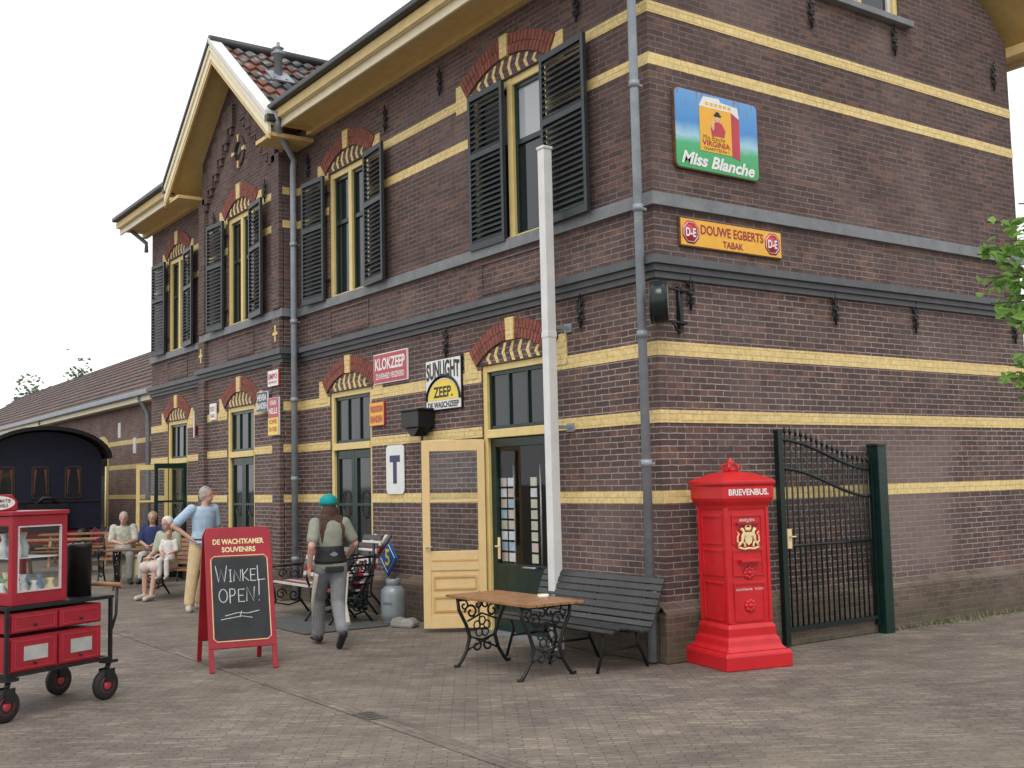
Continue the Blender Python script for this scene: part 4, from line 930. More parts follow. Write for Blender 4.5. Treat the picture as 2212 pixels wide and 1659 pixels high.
for x0_,x1_ in ((-.47,-.05),(-.03,.38)):
    for z0_,z1_ in ((.67,.80),(.375,.615)):
        mb=MB(); mb.box(x0_,x1_,-LY-.02,-LY-.002,z0_,z1_); d_=mb.build('drawer',M['darkred'],r_,bevel=.004)
        mb=MB(); xa_,xb_=x0_+.03,x1_-.03
        for p,q,c_,e_ in ((xa_,xb_,z0_+.015,z0_+.02),(xa_,xb_,z1_-.02,z1_-.015),(xa_,xa_+.005,z0_+.02,z1_-.02),(xb_-.005,xb_,z0_+.02,z1_-.02)): mb.box(p,q,-LY-.024,-LY-.0195,c_,e_)
        mb.build('drawer_moulding',M['signred'],d_)
        if z0_<.5:
            mb=MB(); mb.box(x0_+.11,x1_-.09,-LY-.024,-LY-.0205,z0_+.07,z1_-.06); mb.build('white_label',lab,d_)
        mb=MB(); mb.ell(((x0_+x1_)/2,-LY-.035,z0_+.045),.012,.012,.012,8,6); mb.build('knob',M['black'],d_)
for x,y in ((-LX+.02,-LY),(LX,-LY+.02),(LX-.0,LY),(-LX,LY)):
    mb=MB(); mb.box(x-.06,x+.06,y-.05,y+.05,.305,.33); mb.tube([(x,y,.3),(x-.02,y,.24)],.022,8)
    for s in (-1,1): mb.box(x-.06,x+.03,y+s*.045-.003,y+s*.045+.003,.15,.26)
    f_=mb.build('castor',M['black'],r_)
    Mw=T((x-.03,y,.125))@RX(R(90)); mb=MB(Mw); mb.lathe([(.07,-.03),(.11,-.03),(.125,-.015),(.125,.015),(.11,.03),(.07,.03)],n=24); mb.build('tyre',M['rubber'],f_)
    mb=MB(Mw); mb.lathe([(.0,-.035),(.03,-.036),(.045,-.02),(.068,-.032),(.068,.032),(.045,.02),(.03,.036),(0,.036)],n=20); mb.build('rim',M['signred'],f_)
rt=r_
cbase=RZ(ca)@V((-.185,0,0))
r2=thing('display_case','dark red glazed display case with small souvenirs standing on the trolley','display case',V(rt.location)+cbase+V((0,0,.869)),ca)
cw,cd=.235,.25; ct=.70
mb=MB()
for x in (-cw,cw):
    for y in (-cd,cd): mb.box(x-.024,x+.024,y-.024,y+.024,0,ct)
for z0_,z1_ in ((0,.1),(ct-.08,ct)):
    for y in (-cd,cd): mb.box(-cw+.02,cw-.02,y-.02,y+.02,z0_,z1_)
    for x in (-cw,cw): mb.box(x-.02,x+.02,-cd+.02,cd-.02,z0_+.001,z1_-.001)
mb.box(-cw-.035,cw+.035,-cd-.035,cd+.035,ct+.002,ct+.035); mb.box(-cw,cw,-cd,cd,.02,.05)
mb.build('case_frame',M['darkred'],r2,bevel=.005)
mb=MB(); trim=mat('pink_white_trim',(.6,.5,.5),.5)
for x0_,x1_,z0_,z1_ in ((-cw+.03,cw-.03,.1,.112),(-cw+.03,cw-.03,ct-.092,ct-.08),(-cw+.03,-cw+.042,.112,ct-.092),(cw-.042,cw-.03,.112,ct-.092)): mb.box(x0_,x1_,-cd-.024,-cd-.004,z0_,z1_)
mb.build('pane_trim',trim,r2)
mb=MB()
for y in (-cd,cd): mb.quad((-cw+.03,y,.1),(cw-.03,y,.1),(cw-.03,y,ct-.08),(-cw+.03,y,ct-.08))
for x in (-cw,cw): mb.quad((x,-cd+.02,.1),(x,cd-.02,.1),(x,cd-.02,ct-.08),(x,-cd+.02,ct-.08))
mb.build('pane',M['glass'],r2); mb=MB(); mb.box(-cw+.03,cw-.03,-cd+.03,cd-.03,.36,.366); mb.box(-cw+.03,cw-.03,-cd+.03,cd-.03,.051,.056); mb.build('shelf',M['signwhite'],r2)
Mg=[M['signwhite'],mat('souvenir_green',(.2,.42,.25)),M['signwhite'],mat('souvenir_blue',(.3,.42,.6)),mat('cellophane_wrap',(.7,.74,.74),.15),M['gold']]
for k in range(26):
    x=random.uniform(-.18,.18); y=random.uniform(-.2,.18); z=.057 if k<16 else .367
    rr=random.uniform(.025,.042); hx=random.uniform(.1,.2)
    mb=MB(); mb.lathe([(rr,0),(rr*1.2,hx*.4),(rr*.5,hx*.75),(rr*.9,hx),(0,hx)],n=10)
    o=mb.build('souvenir',Mg[k%6]); o.location=V(r2.location)+RZ(ca)@V((x,y,z)); tag(o,'small souvenir ornament standing inside the glass display case','souvenir','souvenirs in the display case')
cxx_=-.21
mb=MB(T((cxx_,0,ct+.035))); mb.prism([(-.19,0),(.19,0),(.19,.08),(.14,.135),(-.14,.135),(-.19,.08)],-.02,.02); cr=mb.build('crest_board',M['darkred'],r2,bevel=.01)
mb=MB(T((cxx_,-.022,ct+.035+.068))); mb.prism([(.16*math.cos(R(a_)),.056*math.sin(R(a_))) for a_ in range(0,360,18)],-.002,.001); mb.build('oval_plate',M['signwhite'],cr)
text('lettering','INFORMATIE',T((cxx_,-.026,ct+.12)),.24,.028,M['black'],cr,.01); text('lettering','TAFELTABLE',T((cxx_,-.026,ct+.082)),.19,.028,M['black'],cr,.01)
cpos=V(rt.location)+RZ(ca)@V((.38,-.05,0))
r2=thing('black_canister','black cylindrical canister on the trolley beside the display case','canister',(cpos.x,cpos.y,.869)); mb=MB(); mb.lathe([(.1,0),(.1,.40),(.105,.405),(.105,.43),(.095,.44),(0,.44)],n=24); mb.build('body',M['black'],r2)
mb=MB(); mb.tube([(-.05,0,.44),(-.05,0,.46),(.05,0,.46),(.05,0,.44)],.008,6); mb.build('lid_handle',M['black'],r2)
# ================================================================== POSTCARD RACKS behind the door
cm=[mat('card_white',(.8,.82,.84)),mat('card_blue',(.45,.58,.7)),mat('card_sand',(.66,.64,.48)),mat('card_pink',(.75,.6,.55))]
for yy,n_,lb in ((10.86,2,'wide postcard rack seen through the green glazed door, left of the two'),(10.33,1,'narrow postcard rack seen through the green glazed door, right of the two')):
    r_=thing('postcard_rack',lb,'postcard rack',(CX+.24,yy,.0),R(-90),)
    mb=MB(); mb.tube([(0,0,0),(0,0,1.95)],.012,8); mb.lathe([(.12,0),(.12,.02),(0,.03)],n=16); mb.build('stand',M['tin'],r_)
    mb=MB()
    for k in range(8):
        for s in ((-1,1) if n_==2 else (0,)):
            mb.cur=random.choice((0,0,1,2,3)); mb.box(s*.075-.06,s*.075+.06,-.1,-.095,.82+k*.125,.82+k*.125+.1)
    mb.build('postcards',cm,r_)
# ================================================================== CARRIAGE
r_=thing('railway_carriage','dark navy railway carriage with arched roof at the far end of the platform','railway carriage',(6.73,30.8,0))
navy=mat('carriage_navy_paint',(.014,.018,.036),.3,var=.2); 
mb=MB(); mb.box(-1.42,1.42,0,11,.75,2.62)
def arcp(w,z0,rise,n=16): return [(w*math.cos(math.pi*k/n),z0+rise*math.sin(math.pi*k/n)) for k in range(n+1)]
mb.prism(arcp(1.42,2.62,.7),0.001,11); body=mb.build('body',navy,r_)
mb=MB(); 
out=arcp(1.62,2.62,.84); inn=arcp(1.52,2.6,.76)
for k in range(16): mb.prism([out[k],out[k+1],inn[k+1],inn[k]],-.35,11.3)
mb.build('roof',M['black'],r_)
wf=mat('window_brown_frame',(.045,.03,.028),.4); ocm=mat('rust_red_curtain',(.12,.045,.03),.8)
for x in (-.95,-.12,.7):
    mb=MB(T((x,-.02,2.0))); mb.prism(rrect(.44,.86,.1),-.01,.018); w_=mb.build('window',wf,r_)
    mb=MB(T((x,-.035,2.0))); mb.prism(rrect(.36,.78,.07),-.004,.004); mb.build('pane',M['pane'],w_)
    for s in (-1,1):
        mb=MB(T((x,-.045,2.0))); mb.prism([(s*.16,-.3),(s*.16,.34),(s*.08,.34),(s*.13,0),(s*.14,-.3)],-.002,.002); mb.build('curtain',ocm,w_)
for z in (1.5,.8): mb=MB(); mb.box(-1.42,1.42,-.04,-.001,z,z+.025); mb.build('lining',wf,r_)
mb=MB(); mb.box(-1.4,1.4,-.12,.1,.42,.74); mb.build('buffer_beam',M['darkred'],r_)
for x in (-.85,.85): mb=MB(T((x,-.12,.6))@RX(R(90))); mb.lathe([(.09,0),(.09,.3),(.2,.31),(.2,.35),(0,.36)],n=18); mb.build('buffer',M['black'],r_)
for x in (-1.5,1.5): mb=MB(); mb.tube([(x,-.15,.8),(x,-.15,2.4)],.025,8); mb.build('handrail',M['gold'],r_)
mb=MB(); mb.box(-.5,.5,-.3,-.05,.75,1.45); mb.tube([(-.3,-.2,1.4),(-.1,-.28,1.6),(.15,-.25,1.6),(.3,-.2,1.4)],.05,8); mb.build('gangway_fitting',M['black'],r_)
for y in (1.2,2.6,8.2,9.6):
    for x in (-.72,.72): mb=MB(T((x,y,.42))@RY(R(90))); mb.lathe([(.42,-.05),(.42,.05),(0,.05)],n=24); mb.build('wheel',M['black'],r_)
mb=MB(); mb.box(-1.3,1.3,.3,10.8,.55,.745); mb.build('underframe',M['black'],r_)
for x in (6.73-.72,6.73+.72):
    mb=MB(); mb.box(-.035,.035,0,13,.0,.02); o=mb.build('rail',M['rust']); o.location=(x,29.6,0); tag(o,'steel rail under the navy carriage, %s of the pair'%('left' if x<6.7 else 'right'),'rail')
# ================================================================== picnic tables far
def picnic(label,loc,rz_):
    r_=thing('picnic_table',label,'table',loc,rz_,None)
    mb=MB(); 
    for k in range(5): mb.box(-.9,.9,-.36+k*.146,-.36+k*.146+.13,.72,.75)
    mb.build('tabletop',M['wood'],r_)
    for s in (-1,1):
        mb=MB(); 
        for k in range(2): mb.box(-.9,.9,s*.68-.13+k*.14,s*.68-.01+k*.14,.43,.46)
        mb.build('seat',M['wood'],r_)
        mb=MB(); x=s*.62
        mb.box(x-.03,x+.03,-.75,.75,.38,.43); 
        for q in (-1,1): mb.add([(x-.03,q*.2,.72),(x+.03,q*.2,.72),(x+.03,q*.3,.72),(x-.03,q*.3,.72),(x-.03,q*.55,0),(x+.03,q*.55,0),(x+.03,q*.65,0),(x-.03,q*.65,0)],[(0,1,2,3),(4,5,6,7),(0,1,5,4),(1,2,6,5),(2,3,7,6),(3,0,4,7)])
        mb.build('leg',M['wood'],r_)
    return r_
picnic('orange brown picnic table on the platform in front of the navy carriage',(5.75,25.3,0),R(-25))
picnic('second picnic table, farther away beside the dark wing door',(7.0,28.3,0),R(-20))
r_=thing('bicycle_rack','low blue tubular hoop rack in front of the dark wing door','rack',(8.1,30.2,0))
bt=mat('blue_tube_paint',(.03,.1,.28),.4)
for k in range(2): mb=MB(); mb.tube([(k*.35-.35,0,0),(k*.35-.35,0,.7),(k*.35-.25,0,.8),(k*.35-.15,0,.7),(k*.35-.15,0,0)],.018,7); mb.build('hoop',bt,r_)
# ================================================================== TREES
def leaf(mb,p,s,dirn=None):
    u=V((random.gauss(0,1),random.gauss(0,1),random.gauss(0,.6))).normalized() if dirn is None else dirn
    w=u.cross(V((random.gauss(0,1),random.gauss(0,1),random.gauss(0,1)))).normalized(); nn=u.cross(w)*.15*s
    mb.cur=random.choice((0,0,1,2))
    mb.add([p,p+u*s*.35+w*s*.28+nn,p+u*s*.75+w*s*.22+nn,p+u*s,p+u*s*.75-w*s*.22+nn,p+u*s*.35-w*s*.28+nn],[(0,1,2,3),(0,3,4,5)])
def leafcloud(mb,c,rad,n,size,clumps=14):
    cl=[]
    for _ in range(clumps):
        d=V((random.gauss(0,1),random.gauss(0,1),random.gauss(0,.8))).normalized()*random.uniform(.35,.95)
        cl.append((V(c)+V((d.x*rad[0],d.y*rad[1],d.z*rad[2])),random.uniform(.22,.42)))
    for _ in range(n):
        cc,q=random.choice(cl)
        d=V((random.gauss(0,1),random.gauss(0,1),random.gauss(0,1)))*.5*q
        leaf(mb,cc+V((d.x*rad[0],d.y*rad[1],d.z*rad[2])),size*random.uniform(.6,1.3))
def leafmats(nm,c):
    out=[]
    for k,f in enumerate((1,.65,1.4)):
        m,nt,b=newmat('%s_%s'%(nm,('mid','dark','light')[k])); b.inputs['Roughness'].default_value=.55
        tc=N(nt,'ShaderNodeTexCoord'); n=N(nt,'ShaderNodeTexNoise',Scale=3); nt.links.new(tc.outputs['Object'],n.inputs['Vector'])
        nt.links.new(mixc(nt,tuple(x*f*.8 for x in c),tuple(x*f*1.2 for x in c),n.outputs['Fac']),b.inputs['Base Color'])
        tr=N(nt,'ShaderNodeBsdfTranslucent'); tr.inputs[0].default_value=tuple(min(1,x*f*1.8) for x in c)+(1,)
        mx=N(nt,'ShaderNodeMixShader'); mx.inputs[0].default_value=.4; o=nt.nodes['Material Output']
        nt.links.new(b.outputs[0],mx.inputs[1]); nt.links.new(tr.outputs[0],mx.inputs[2]); nt.links.new(mx.outputs[0],o.inputs[0]); out.append(m)
    return out
bark=mat('bark',(.1,.075,.055),.9,var=.3,bump=.5)
LM1=leafmats('far_leaf',(.11,.155,.085)); LM2=leafmats('near_leaf',(.17,.3,.07))
for lab_,x,y,h in (('wide leafy tree showing above the low wing roof, left one',17.0,76,9.2),('smaller leafy tree above the low wing roof, right one',19.6,80,10.2)):
    r_=thing('broadleaf_tree',lab_,'tree',(x,y,0)); mb=MB(); mb.tube([(0,0,0),(.1,0,h*.4),(0,.1,h*.7)],[.3,.22,.08],8); 
    for k in range(5): an=k*1.3; mb.tube([(0,0,h*.4),(1.2*math.cos(an),1.2*math.sin(an),h*.65)],[.12,.04],6)
    mb.build('trunk',bark,r_); mb=MB(); leafcloud(mb,(0,0,h*.64),(2.3,2.3,h*.33),3600,.32,26); mb.build('crown',LM1,r_)
r_=thing('young_tree','young tree with light green leaves reaching in from the right edge','tree',(8.0,2.2,0))
mb=MB(); mb.tube([(0,0,0),(.03,.02,1.5),(-.05,.05,2.6),(0,0,4.2)],[.09,.07,.055,.02],9)
tips=[]
def branch(p0,p1,r0,sub=5,ll=.4):
    p0,p1=V(p0),V(p1); mdl=(p0+p1)/2+V((0,0,.08)); mb.tube([p0,mdl,p1],[r0,r0*.6,r0*.25],6)
    for k in range(sub):
        t=.35+.65*k/sub; a=p0.lerp(p1,t)+V((0,0,.08*(1-abs(2*t-1)))); d=(p1-p0).normalized()+V((random.gauss(0,.6),random.gauss(0,.6),random.gauss(0,.5)))
        e=a+d.normalized()*ll*random.uniform(.5,1.2); mb.tube([a,(a+e)/2+V((0,0,.03)),e],[r0*.3,.005,.003],5); tips.append((a,e))
    tips.append((mdl,p1))
def tgt(px,py,d): 
    r0=ray(px,py); t=d/F; return V((r0.x*t,r0.y*t,r0.z*t+CAMZ))-V((8.0,2.2,0))
for px,py,d in ((2200,440,6.7),(2130,480,6.6),(2110,550,6.7),(2150,590,6.5),(2170,640,6.5),(2120,600,6.6),(2140,655,6.5),(2180,680,6.5),(2180,790,6.4),(2190,840,6.5),(2170,820,6.4),(2195,530,6.3),(2170,520,6.5),(2200,700,6.4),(2205,860,6.4),(2200,600,6.4)): branch((-.02,.04,min(3.2,max(2.,3.1-(py-440)/420*.9))),tgt(px,py,d),.018,9,.17)
for k in range(16):
    an=random.uniform(-2.2,1.2); rr=random.uniform(.6,1.2); branch((0,0,random.uniform(2.2,3.8)),(rr*math.cos(an),rr*math.sin(an)*.8-.1,random.uniform(2.9,4.8)),.022,5,.4)
mb.build('trunk',bark,r_)
mb=MB()
for a_,e_ in tips:
    for k in range(15):
        p=a_.lerp(e_,random.random()**.6)+V((random.gauss(0,.02),random.gauss(0,.02),random.gauss(0,.02))); leaf(mb,p,random.uniform(.05,.09))
mb.build('crown',LM2,r_)
mb=MB()
for k in range(500):
    x=random.choice((random.gauss(11.9,.5),random.uniform(10.7,13.5))); y=CY-.1-abs(random.gauss(0,.06)); h=random.uniform(.03,.11); dx,dy=random.gauss(0,.04),random.gauss(0,.04)
    mb.cur=random.randrange(3); mb.add([(x-.004,y,0),(x+.004,y,0),(x+dx,y+dy,h)],[(0,1,2)])
tag(mb.build('weeds',[LM1[0],LM1[2],mat('dry_straw',(.4,.32,.18))]),'weeds and dry grass along the foot of side wall','weeds',kind='stuff')
# ================================================================== PEOPLE
def remesh(mb,vox,it=3):
    me=mb.mesh('tmp'); o=bpy.data.objects.new('tmp',me); C.objects.link(o)
    m=o.modifiers.new('r','REMESH'); m.mode='VOXEL'; m.voxel_size=vox
    s=o.modifiers.new('s','SMOOTH'); s.iterations=it; s.factor=.5
    bpy.context.view_layer.update(); dg=bpy.context.evaluated_depsgraph_get()
    m2=bpy.data.meshes.new_from_object(o.evaluated_get(dg)); bpy.data.objects.remove(o); bpy.data.meshes.remove(me)
    for p in m2.polygons: p.use_smooth=True
    return m2
def put(me,name,m,parent):
    me.materials.clear(); me.materials.append(m); me.name=name
    o=bpy.data.objects.new(name,me); C.objects.link(o); o.parent=parent; return o
def limb(mb,pts,rs):
    for a,b,r0,r1 in zip(pts,pts[1:],rs,rs[1:]): mb.tube([a,b],[r0,r1],12)
    for p,r in zip(pts,rs): mb.ell(p,r,r,r,12,8)
def loft(mb,secs,n=18):
    vs=[];fs=[]
    for c,xd,yd,rx,ry in secs:
        for k in range(n): a=2*math.pi*k/n; vs.append(V(c)+xd*rx*math.cos(a)+yd*ry*math.sin(a))
    m=len(secs)
    for i in range(m-1):
        for k in range(n): fs.append((i*n+k,i*n+(k+1)%n,(i+1)*n+(k+1)%n,(i+1)*n+k))
    fs.append(tuple(range(n))); fs.append(tuple(range((m-1)*n,m*n))); mb.add(vs,fs,True)
STAND=dict(pel=(0,0,.93),chest=(0,0,1.27),neck=(0,.0,1.47),head=(0,-.02,1.605),shL=(.175,.01,1.41),shR=(-.175,.01,1.41),elL=(.235,.03,1.13),elR=(-.235,.03,1.13),wrL=(.24,-.05,.89),wrR=(-.24,-.05,.89),
 hipL=(.09,0,.9),hipR=(-.09,0,.9),knL=(.1,-.01,.49),knR=(-.1,-.01,.49),anL=(.1,.03,.09),anR=(-.1,.03,.09),toL=(.12,-.15,.035),toR=(-.12,-.15,.035))
SIT=dict(STAND); SIT.update(pel=(0,.02,.56),chest=(0,.03,.9),neck=(0,.02,1.1),head=(0,-.01,1.235),shL=(.175,.03,1.04),shR=(-.175,.03,1.04),elL=(.23,-.02,.78),elR=(-.23,-.02,.78),wrL=(.1,-.24,.7),wrR=(-.1,-.24,.7),
 hipL=(.09,0,.54),hipR=(-.09,0,.54),knL=(.11,-.42,.53),knR=(-.11,-.42,.53),anL=(.11,-.42,.1),anR=(-.11,-.42,.1),toL=(.13,-.6,.04),toR=(-.13,-.6,.04))
skinm=mat('skin',(.55,.32,.24),.5,var=.08,bump=0); lipm=mat('lips',(.35,.12,.1),bump=0)
def person(label,loc,rz_,pose,upd,top,bot,shoe,hairm,style='short',s=1,slv=.55,yaw=0,bottom='trousers',legw=1,vox=.01,waist=1):
    P=dict(pose); P.update(upd); P={k:V(v)*s for k,v in P.items()}
    r_=thing('person',label,'person',loc,rz_)
    xh=(P['hipL']-P['hipR']).normalized(); xs_=(P['shL']-P['shR']).normalized()
    def tor(mb,e,lo=-.1,hi=1,hem=0):
        rows=[(-.1,.135,.10),(0,.165,.12),(.13,.155,.115),(.3,.135*waist,.1),(.5,.15*(waist+1)/2,.112),(.72,.165,.115),(.86,.15,.1),(.95,.1,.08),(1.02,.06,.06)]
        ln=(P['neck']-P['pel']); secs=[]
        for t,rx,ry in rows:
            if t<lo-1e-6 or t>hi+1e-6: continue
            if t<.63: c=P['pel'].lerp(P['chest'],t/.63)
            else: c=P['chest'].lerp(P['neck'],(t-.63)/.37)
            xd=xh.lerp(xs_,max(0,min(1,t))).normalized(); ax=ln.normalized(); yd=ax.cross(xd).normalized(); xd=yd.cross(ax)
            secs.append((c,xd,yd,rx*s+e+(hem if t<.1 else 0),ry*s+e+(hem if t<.1 else 0)))
        loft(mb,secs)
    HR=T(P['head'])@RZ(yaw)
    mb=MB(); tor(mb,0)
    for q in 'LR':
        limb(mb,[P['sh'+q],P['el'+q],P['wr'+q]],[.056*s,.041*s,.028*s]); limb(mb,[P['hip'+q],P['kn'+q],P['an'+q]],[.088*s,.056*s,.038*s])
        limb(mb,[P['an'+q]-V((0,0,.03*s)),P['to'+q]],[.042*s,.034*s])
        d=(P['wr'+q]-P['el'+q]).normalized(); sd=d.cross(V((0,0,1))).normalized() if abs(d.z)<.8 else V((0,-1,0))
        sd=(sd-d*sd.dot(d)).normalized(); nn=d.cross(sd)
        w0=P['wr'+q]
        for k in range(4):
            o_=(k-1.5)*.021*s; b0=w0+d*.03*s+sd*o_*.7; b1=w0+d*.095*s+sd*o_
            mb.tube([w0+sd*o_*.5,b0,b1],[.014*s]*3,8); L_=(.07,.08,.075,.055)[k]*s; mbend=nn*(.018*s if q=='L' else -.018*s)
            limb(mb,[b1,b1+d*L_*.5+mbend*.4,b1+d*L_*.85+mbend*1.5],[.0105*s,.009*s,.008*s])
        limb(mb,[w0+d*.03*s-sd*.02*s,w0+d*.07*s-sd*.05*s,w0+d*.1*s-sd*.055*s],[.014*s,.011*s,.009*s])
    limb(mb,[P['neck']-V((0,0,.03*s)),P['head']-V((0,-.01*s,.05*s))],[.058*s,.052*s])
    mb.ell((0,0.005*s,.015*s),.074*s,.094*s,.1*s,16,12,T_=HR); mb.ell((0,-.025*s,-.05*s),.054*s,.062*s,.062*s,14,10,T_=HR)
    mb.ell((0,-.098*s,-.012*s),.012*s,.018*s,.022*s,8,6,T_=HR)
    for q in (-1,1): mb.ell((q*.076*s,.01*s,-.005*s),.01*s,.02*s,.03*s,8,6,T_=HR)
    put(remesh(mb,vox*s,2),'body',skinm,r_)
    for q in (-1,1): mb=MB(HR); mb.ell((q*.03*s,-.088*s,.01*s),.011*s,.006*s,.006*s,8,6); mb.build('eye',M['black'],r_)
    mb=MB(HR); mb.ell((0,-.088*s,-.052*s),.022*s,.006*s,.006*s,8,6); mb.build('mouth',lipm,r_)
    mb=MB(); tor(mb,.017*s,-.1,.95,.012*s)
    for q in 'LR':
        sh_,el=P['sh'+q],P['el'+q]
        limb(mb,[sh_,sh_.lerp(el,slv)],[.074*s,.068*s])
    put(remesh(mb,.012*s,3),'shirt',top,r_)
    if bottom=='trousers':
        mb=MB(); tor(mb,.012*s,-.1,.2)
        for q in 'LR': limb(mb,[P['hip'+q],P['kn'+q],P['kn'+q].lerp(P['an'+q],.93)],[.1*s*legw,.078*s*legw,.07*s*legw])
        put(remesh(mb,.012*s,3),'trousers',bot,r_)
    else:
        mb=MB(); tor(mb,.012*s,-.1,.2)
        for q in 'LR': limb(mb,[P['hip'+q],P['kn'+q]],[.11*s,.1*s])
        mb.ell((P['knL']+P['knR'])/2+V((0,.12*s,.01)),.15*s,.16*s,.09*s)
        put(remesh(mb,.014*s,4),'skirt',bot,r_)
    for q in 'LR':
        a_,t_=P['an'+q],P['to'+q]; dd_=(t_-a_).normalized(); mb=MB()
        hl=a_-V((0,0,.035*s))-V((dd_.x,dd_.y,0))*.03*s
        limb(mb,[hl,t_],[.05*s,.042*s]); limb(mb,[hl-V((0,0,.012*s)),t_-V((0,0,.002))],[.044*s,.036*s])
        put(remesh(mb,.011*s,2),'shoe',shoe,r_)
    mb=MB()
    mb.ell((0,.022*s,.035*s),.084*s,.096*s,.098*s,16,12,T_=HR)
    if style in('short','bob'): mb.ell((0,.045*s,-.01*s),.08*s,.065*s,.08*s,14,10,T_=HR)
    if style=='bob': mb.ell((0,.03*s,.04*s),.1*s,.1*s,.095*s,14,10,T_=HR)
    if style=='long':
        mb.ell((0,.05*s,-.08*s),.105*s,.075*s,.14*s,14,10,T_=HR); mb.ell((0,.085*s,-.2*s),.11*s,.05*s,.13*s,14,10,T_=HR)
        for q in range(15):
            x_q=(q-7)*.0175*s; e_=random.uniform(-.04,.02)
            mb.tube([(x_q,.1*s,-.1*s),(x_q*1.15+e_*.3,.14*s,-.25*s),(x_q*1.05+e_*.6,.145*s,-.40*s+e_)],[.018,.015,.004],6,T_=HR)
    put(remesh(mb,.009*s,1),'hair',hairm,r_)
    return r_,P,HR
def cloth(n,c,v=.15): return mat(n,c,.85,var=v,scale=14,bump=.6,bscale=14)
khaki=cloth('khaki_trousers',(.58,.43,.24)); brown=mat('brown_hair',(.075,.035,.02),.6,var=.5,scale=40,bump=.5); greyh=mat('grey_hair',(.4,.37,.34),.7,var=.2,scale=40); whiteh=mat('white_hair',(.7,.68,.64),.7,var=.15,scale=40)
gingerh=mat('sandy_hair',(.36,.25,.16),.7,var=.3,scale=40)
shoeb=mat('black_leather',(.02,.02,.022),.45); shoew=mat('pale_shoe',(.5,.46,.4),.5)
wp=G(716,1398)
r_,P,HR=person('person seen from behind in teal cap and olive shirt, walking past the benches',(wp.x,wp.y,0),R(172),STAND,
 dict(pel=(0,.0,.92),chest=(.01,-.03,1.26),neck=(0,-.05,1.46),head=(.0,-.08,1.59),shL=(.16,-.07,1.40),shR=(-.165,-.0,1.40),
  hipL=(.085,-.02,.89),hipR=(-.085,.02,.89),knL=(.07,-.26,.53),anL=(.05,-.33,.11),toL=(.06,-.5,.07),knR=(-.07,.05,.49),anR=(-.03,.33,.22),toR=(-.03,.2,.04),
  elL=(.25,.08,1.15),elR=(-.29,.02,1.16),wrL=(.25,-.0,.92),wrR=(-.24,-.18,.99)),
 cloth('olive_shirt',(.27,.28,.22)),cloth('grey_work_trousers',(.21,.215,.225)),shoeb,brown,'long',s=.955,legw=1.08,slv=.72,waist=.9)
mb=MB(HR); mb.lathe([(.098,.02),(.102,.05),(.095,.09),(.07,.12),(.03,.138),(0,.14)],c=(0,.012,0),n=20)
mb.ell((0,-.12,.035),.07,.07,.01,14,6); mb.build('cap',mat('teal_cap',(.0,.28,.28),.7),r_)
mb=MB(); 
loft(mb,[(P['pel'].lerp(P['chest'],t),V((1,0,0)),V((0,1,0)),rx,ry) for t,rx,ry in ((.1,.182,.152),(.2,.182,.15),(.5,.158,.138),(.66,.165,.14))]); mb.build('support_belt',mat('black_back_support',(.018,.018,.02),.7,bump=.3),r_)
mb=MB(T(P['pel'])); mb.box(-.1,.1,.115,.165,-.06,.0); mb.build('waist_pouch',shoeb,r_,bevel=.01)
mb=MB(T(P['pel'].lerp(P['chest'],.4))); mb.prism([(-.05,0),(0,.03),(.05,0),(0,-.03)],.14,.144); mb.build('belt_badge',mat('belt_grey',(.25,.25,.25)),r_)
ps=cloth('pale_stripe',(.55,.52,.44))
for q,sg in (('L',1),('R',-1)):
    mb=MB(); mb.tube([P['hip'+q]+V((sg*.082,.03,-.05)),P['kn'+q]+V((sg*.063,.03,0)),P['an'+q]+V((sg*.052,.02,.07))],[.028,.026,.026],8)
    mb.build('pale_side_stripe',ps,r_)
mp_=G(397,1318)
r_,P,HR=person('standing person in light blue shirt and khaki trousers with a hand on the hip',(mp_.x+.26,mp_.y-.05,0),R(4),STAND,
 dict(elR=(-.40,.08,1.18),wrR=(-.2,-.06,1.0),elL=(.25,.05,1.13),wrL=(.2,-.1,.98),anR=(-.26,-.14,.09),toR=(-.33,-.31,.035),knR=(-.19,-.09,.49),anL=(-.02,.06,.09),toL=(.02,-.12,.035),knL=(.05,.0,.49),
  shR=(-.175,-.02,1.41),chest=(.01,0,1.27),neck=(.03,-.01,1.47),head=(.05,-.03,1.605)),
 cloth('light_blue_shirt',(.42,.56,.72)),khaki,shoew,greyh,'short',s=1.03,slv=.75,yaw=R(38),legw=1.06)
mb=MB(HR); mb.box(-.06,-.01,-.06,-.05,.13,.145); mb.box(.01,.06,-.06,-.05,.13,.145); mb.tube([(-.07,.0,.11),(-.06,-.055,.137),(.06,-.055,.137),(.07,0,.11)],.004,5); mb.build('sunglasses',M['black'],r_)
mb=MB(); loft(mb,[(P['pel']+V((0,0,z)),V((1,0,0)),V((0,1,0)),.188,.144) for z in (.03,.07)]); mb.build('belt',shoeb,r_)
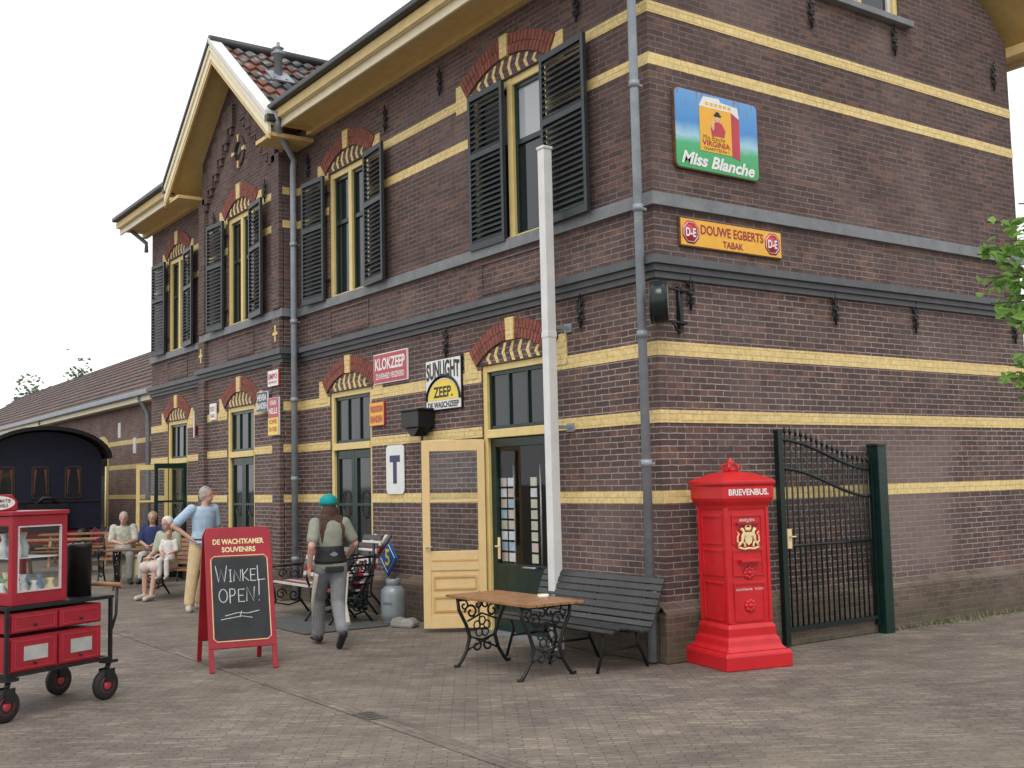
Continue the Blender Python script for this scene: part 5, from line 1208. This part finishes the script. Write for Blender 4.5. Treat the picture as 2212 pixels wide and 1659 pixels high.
# seated group
gbench('cast iron bench with wooden slats, nearest of the seated group',(6.13,18.25,0),R(-66),1.3,[M['wood']])
wl=V((5.91,18.32,0)); wr_=R(-58)
r_,P,HR=person('white haired person in pale green top on a bench, toddler on the lap',wl,wr_,SIT,
 dict(wrL=(.12,-.26,.74),wrR=(-.16,-.26,.7),anL=(.1,-.5,.1),toL=(.12,-.68,.04),head=(.02,-.05,1.23)),cloth('pale_green_top',(.4,.44,.32)),cloth('pale_pink_skirt',(.62,.5,.46)),shoew,whiteh,'bob',s=.97,bottom='skirt',slv=.9)
tl=wl+RZ(wr_)@V((.17,-.17,.33))
person('toddler in white clothes sitting on the lap of the white haired person',tl,R(-40),SIT,
 dict(),cloth('toddler_white_top',(.7,.68,.64)),cloth('toddler_white_trousers',(.68,.66,.63)),shoew,gingerh,'short',s=.56,slv=.9,vox=.013)
bc=V((6.55,21.9,0))
gbench('cast iron bench with wooden slats behind the dark table, farther of the seated group',bc,R(-28),1.5,[M['wood']])
a28=RZ(R(-28))
q=bc+a28@V((-.30,-.12,0))
person('grey haired person in a pale checked shirt sitting at the left of the group',q,R(-15),SIT,dict(wrL=(.06,-.33,.76),wrR=(-.06,-.33,.76),elL=(.22,-.08,.8),elR=(-.22,-.08,.8),head=(0,-.06,1.22)),
 cloth('pale_checked_shirt',(.5,.5,.42),.35),cloth('grey_green_trousers',(.25,.26,.22)),shoeb,greyh,'short',s=1.0,slv=.9,yaw=R(-5))
q=bc+a28@V((.24,-.12,0))
person('person in a dark blue top sitting between the two grey haired people',q,R(-30),SIT,dict(wrL=(.06,-.3,.72),wrR=(-.06,-.3,.72)),
 cloth('dark_blue_top',(.03,.045,.14)),cloth('white_trousers',(.55,.53,.5)),shoeb,gingerh,'bob',s=.98,slv=.9)
gtable('dark wooden garden table in front of the seated group',(6.05,20.35,0),R(-28),L=1.1,w=.6,h=.68,m=mat('dark_brown_wood',(.12,.06,.035),.5))
# ================================================================== LIGHT
w=bpy.data.worlds.new('World'); sc.world=w; w.use_nodes=True; nt=w.node_tree; bg=nt.nodes['Background']
sky=nt.nodes.new('ShaderNodeTexSky'); sky.sky_type='NISHITA'; sky.sun_disc=False
sd=V((-.45,-.5,.95)).normalized(); el=math.asin(sd.z); sky.sun_elevation=el; sky.sun_rotation=math.atan2(sd.x,sd.y); sky.dust_density=4; sky.air_density=1.5
tc=nt.nodes.new('ShaderNodeTexCoord'); nz=nt.nodes.new('ShaderNodeTexNoise'); nz.inputs['Scale'].default_value=1.6; nz.inputs['Detail'].default_value=3; nt.links.new(tc.outputs['Generated'],nz.inputs['Vector'])
cl=ramp(nt,nz.outputs['Fac'],[(.3,(12.2,12.4,12.8)),(.7,(14.2,14.3,14.5))])
nt.links.new(mixc(nt,sky.outputs['Color'],cl,.93),bg.inputs['Color']); bg.inputs['Strength'].default_value=.1
sun=bpy.data.lights.new('sun','SUN'); sun.energy=1.2; sun.angle=R(20); sun.color=(1,.96,.9); so=bpy.data.objects.new('sun',sun); C.objects.link(so)
so.rotation_euler=(-sd).to_track_quat('-Z','Y').to_euler()
sc.view_settings.view_transform='Standard'; sc.view_settings.look='None'; sc.view_settings.exposure=0
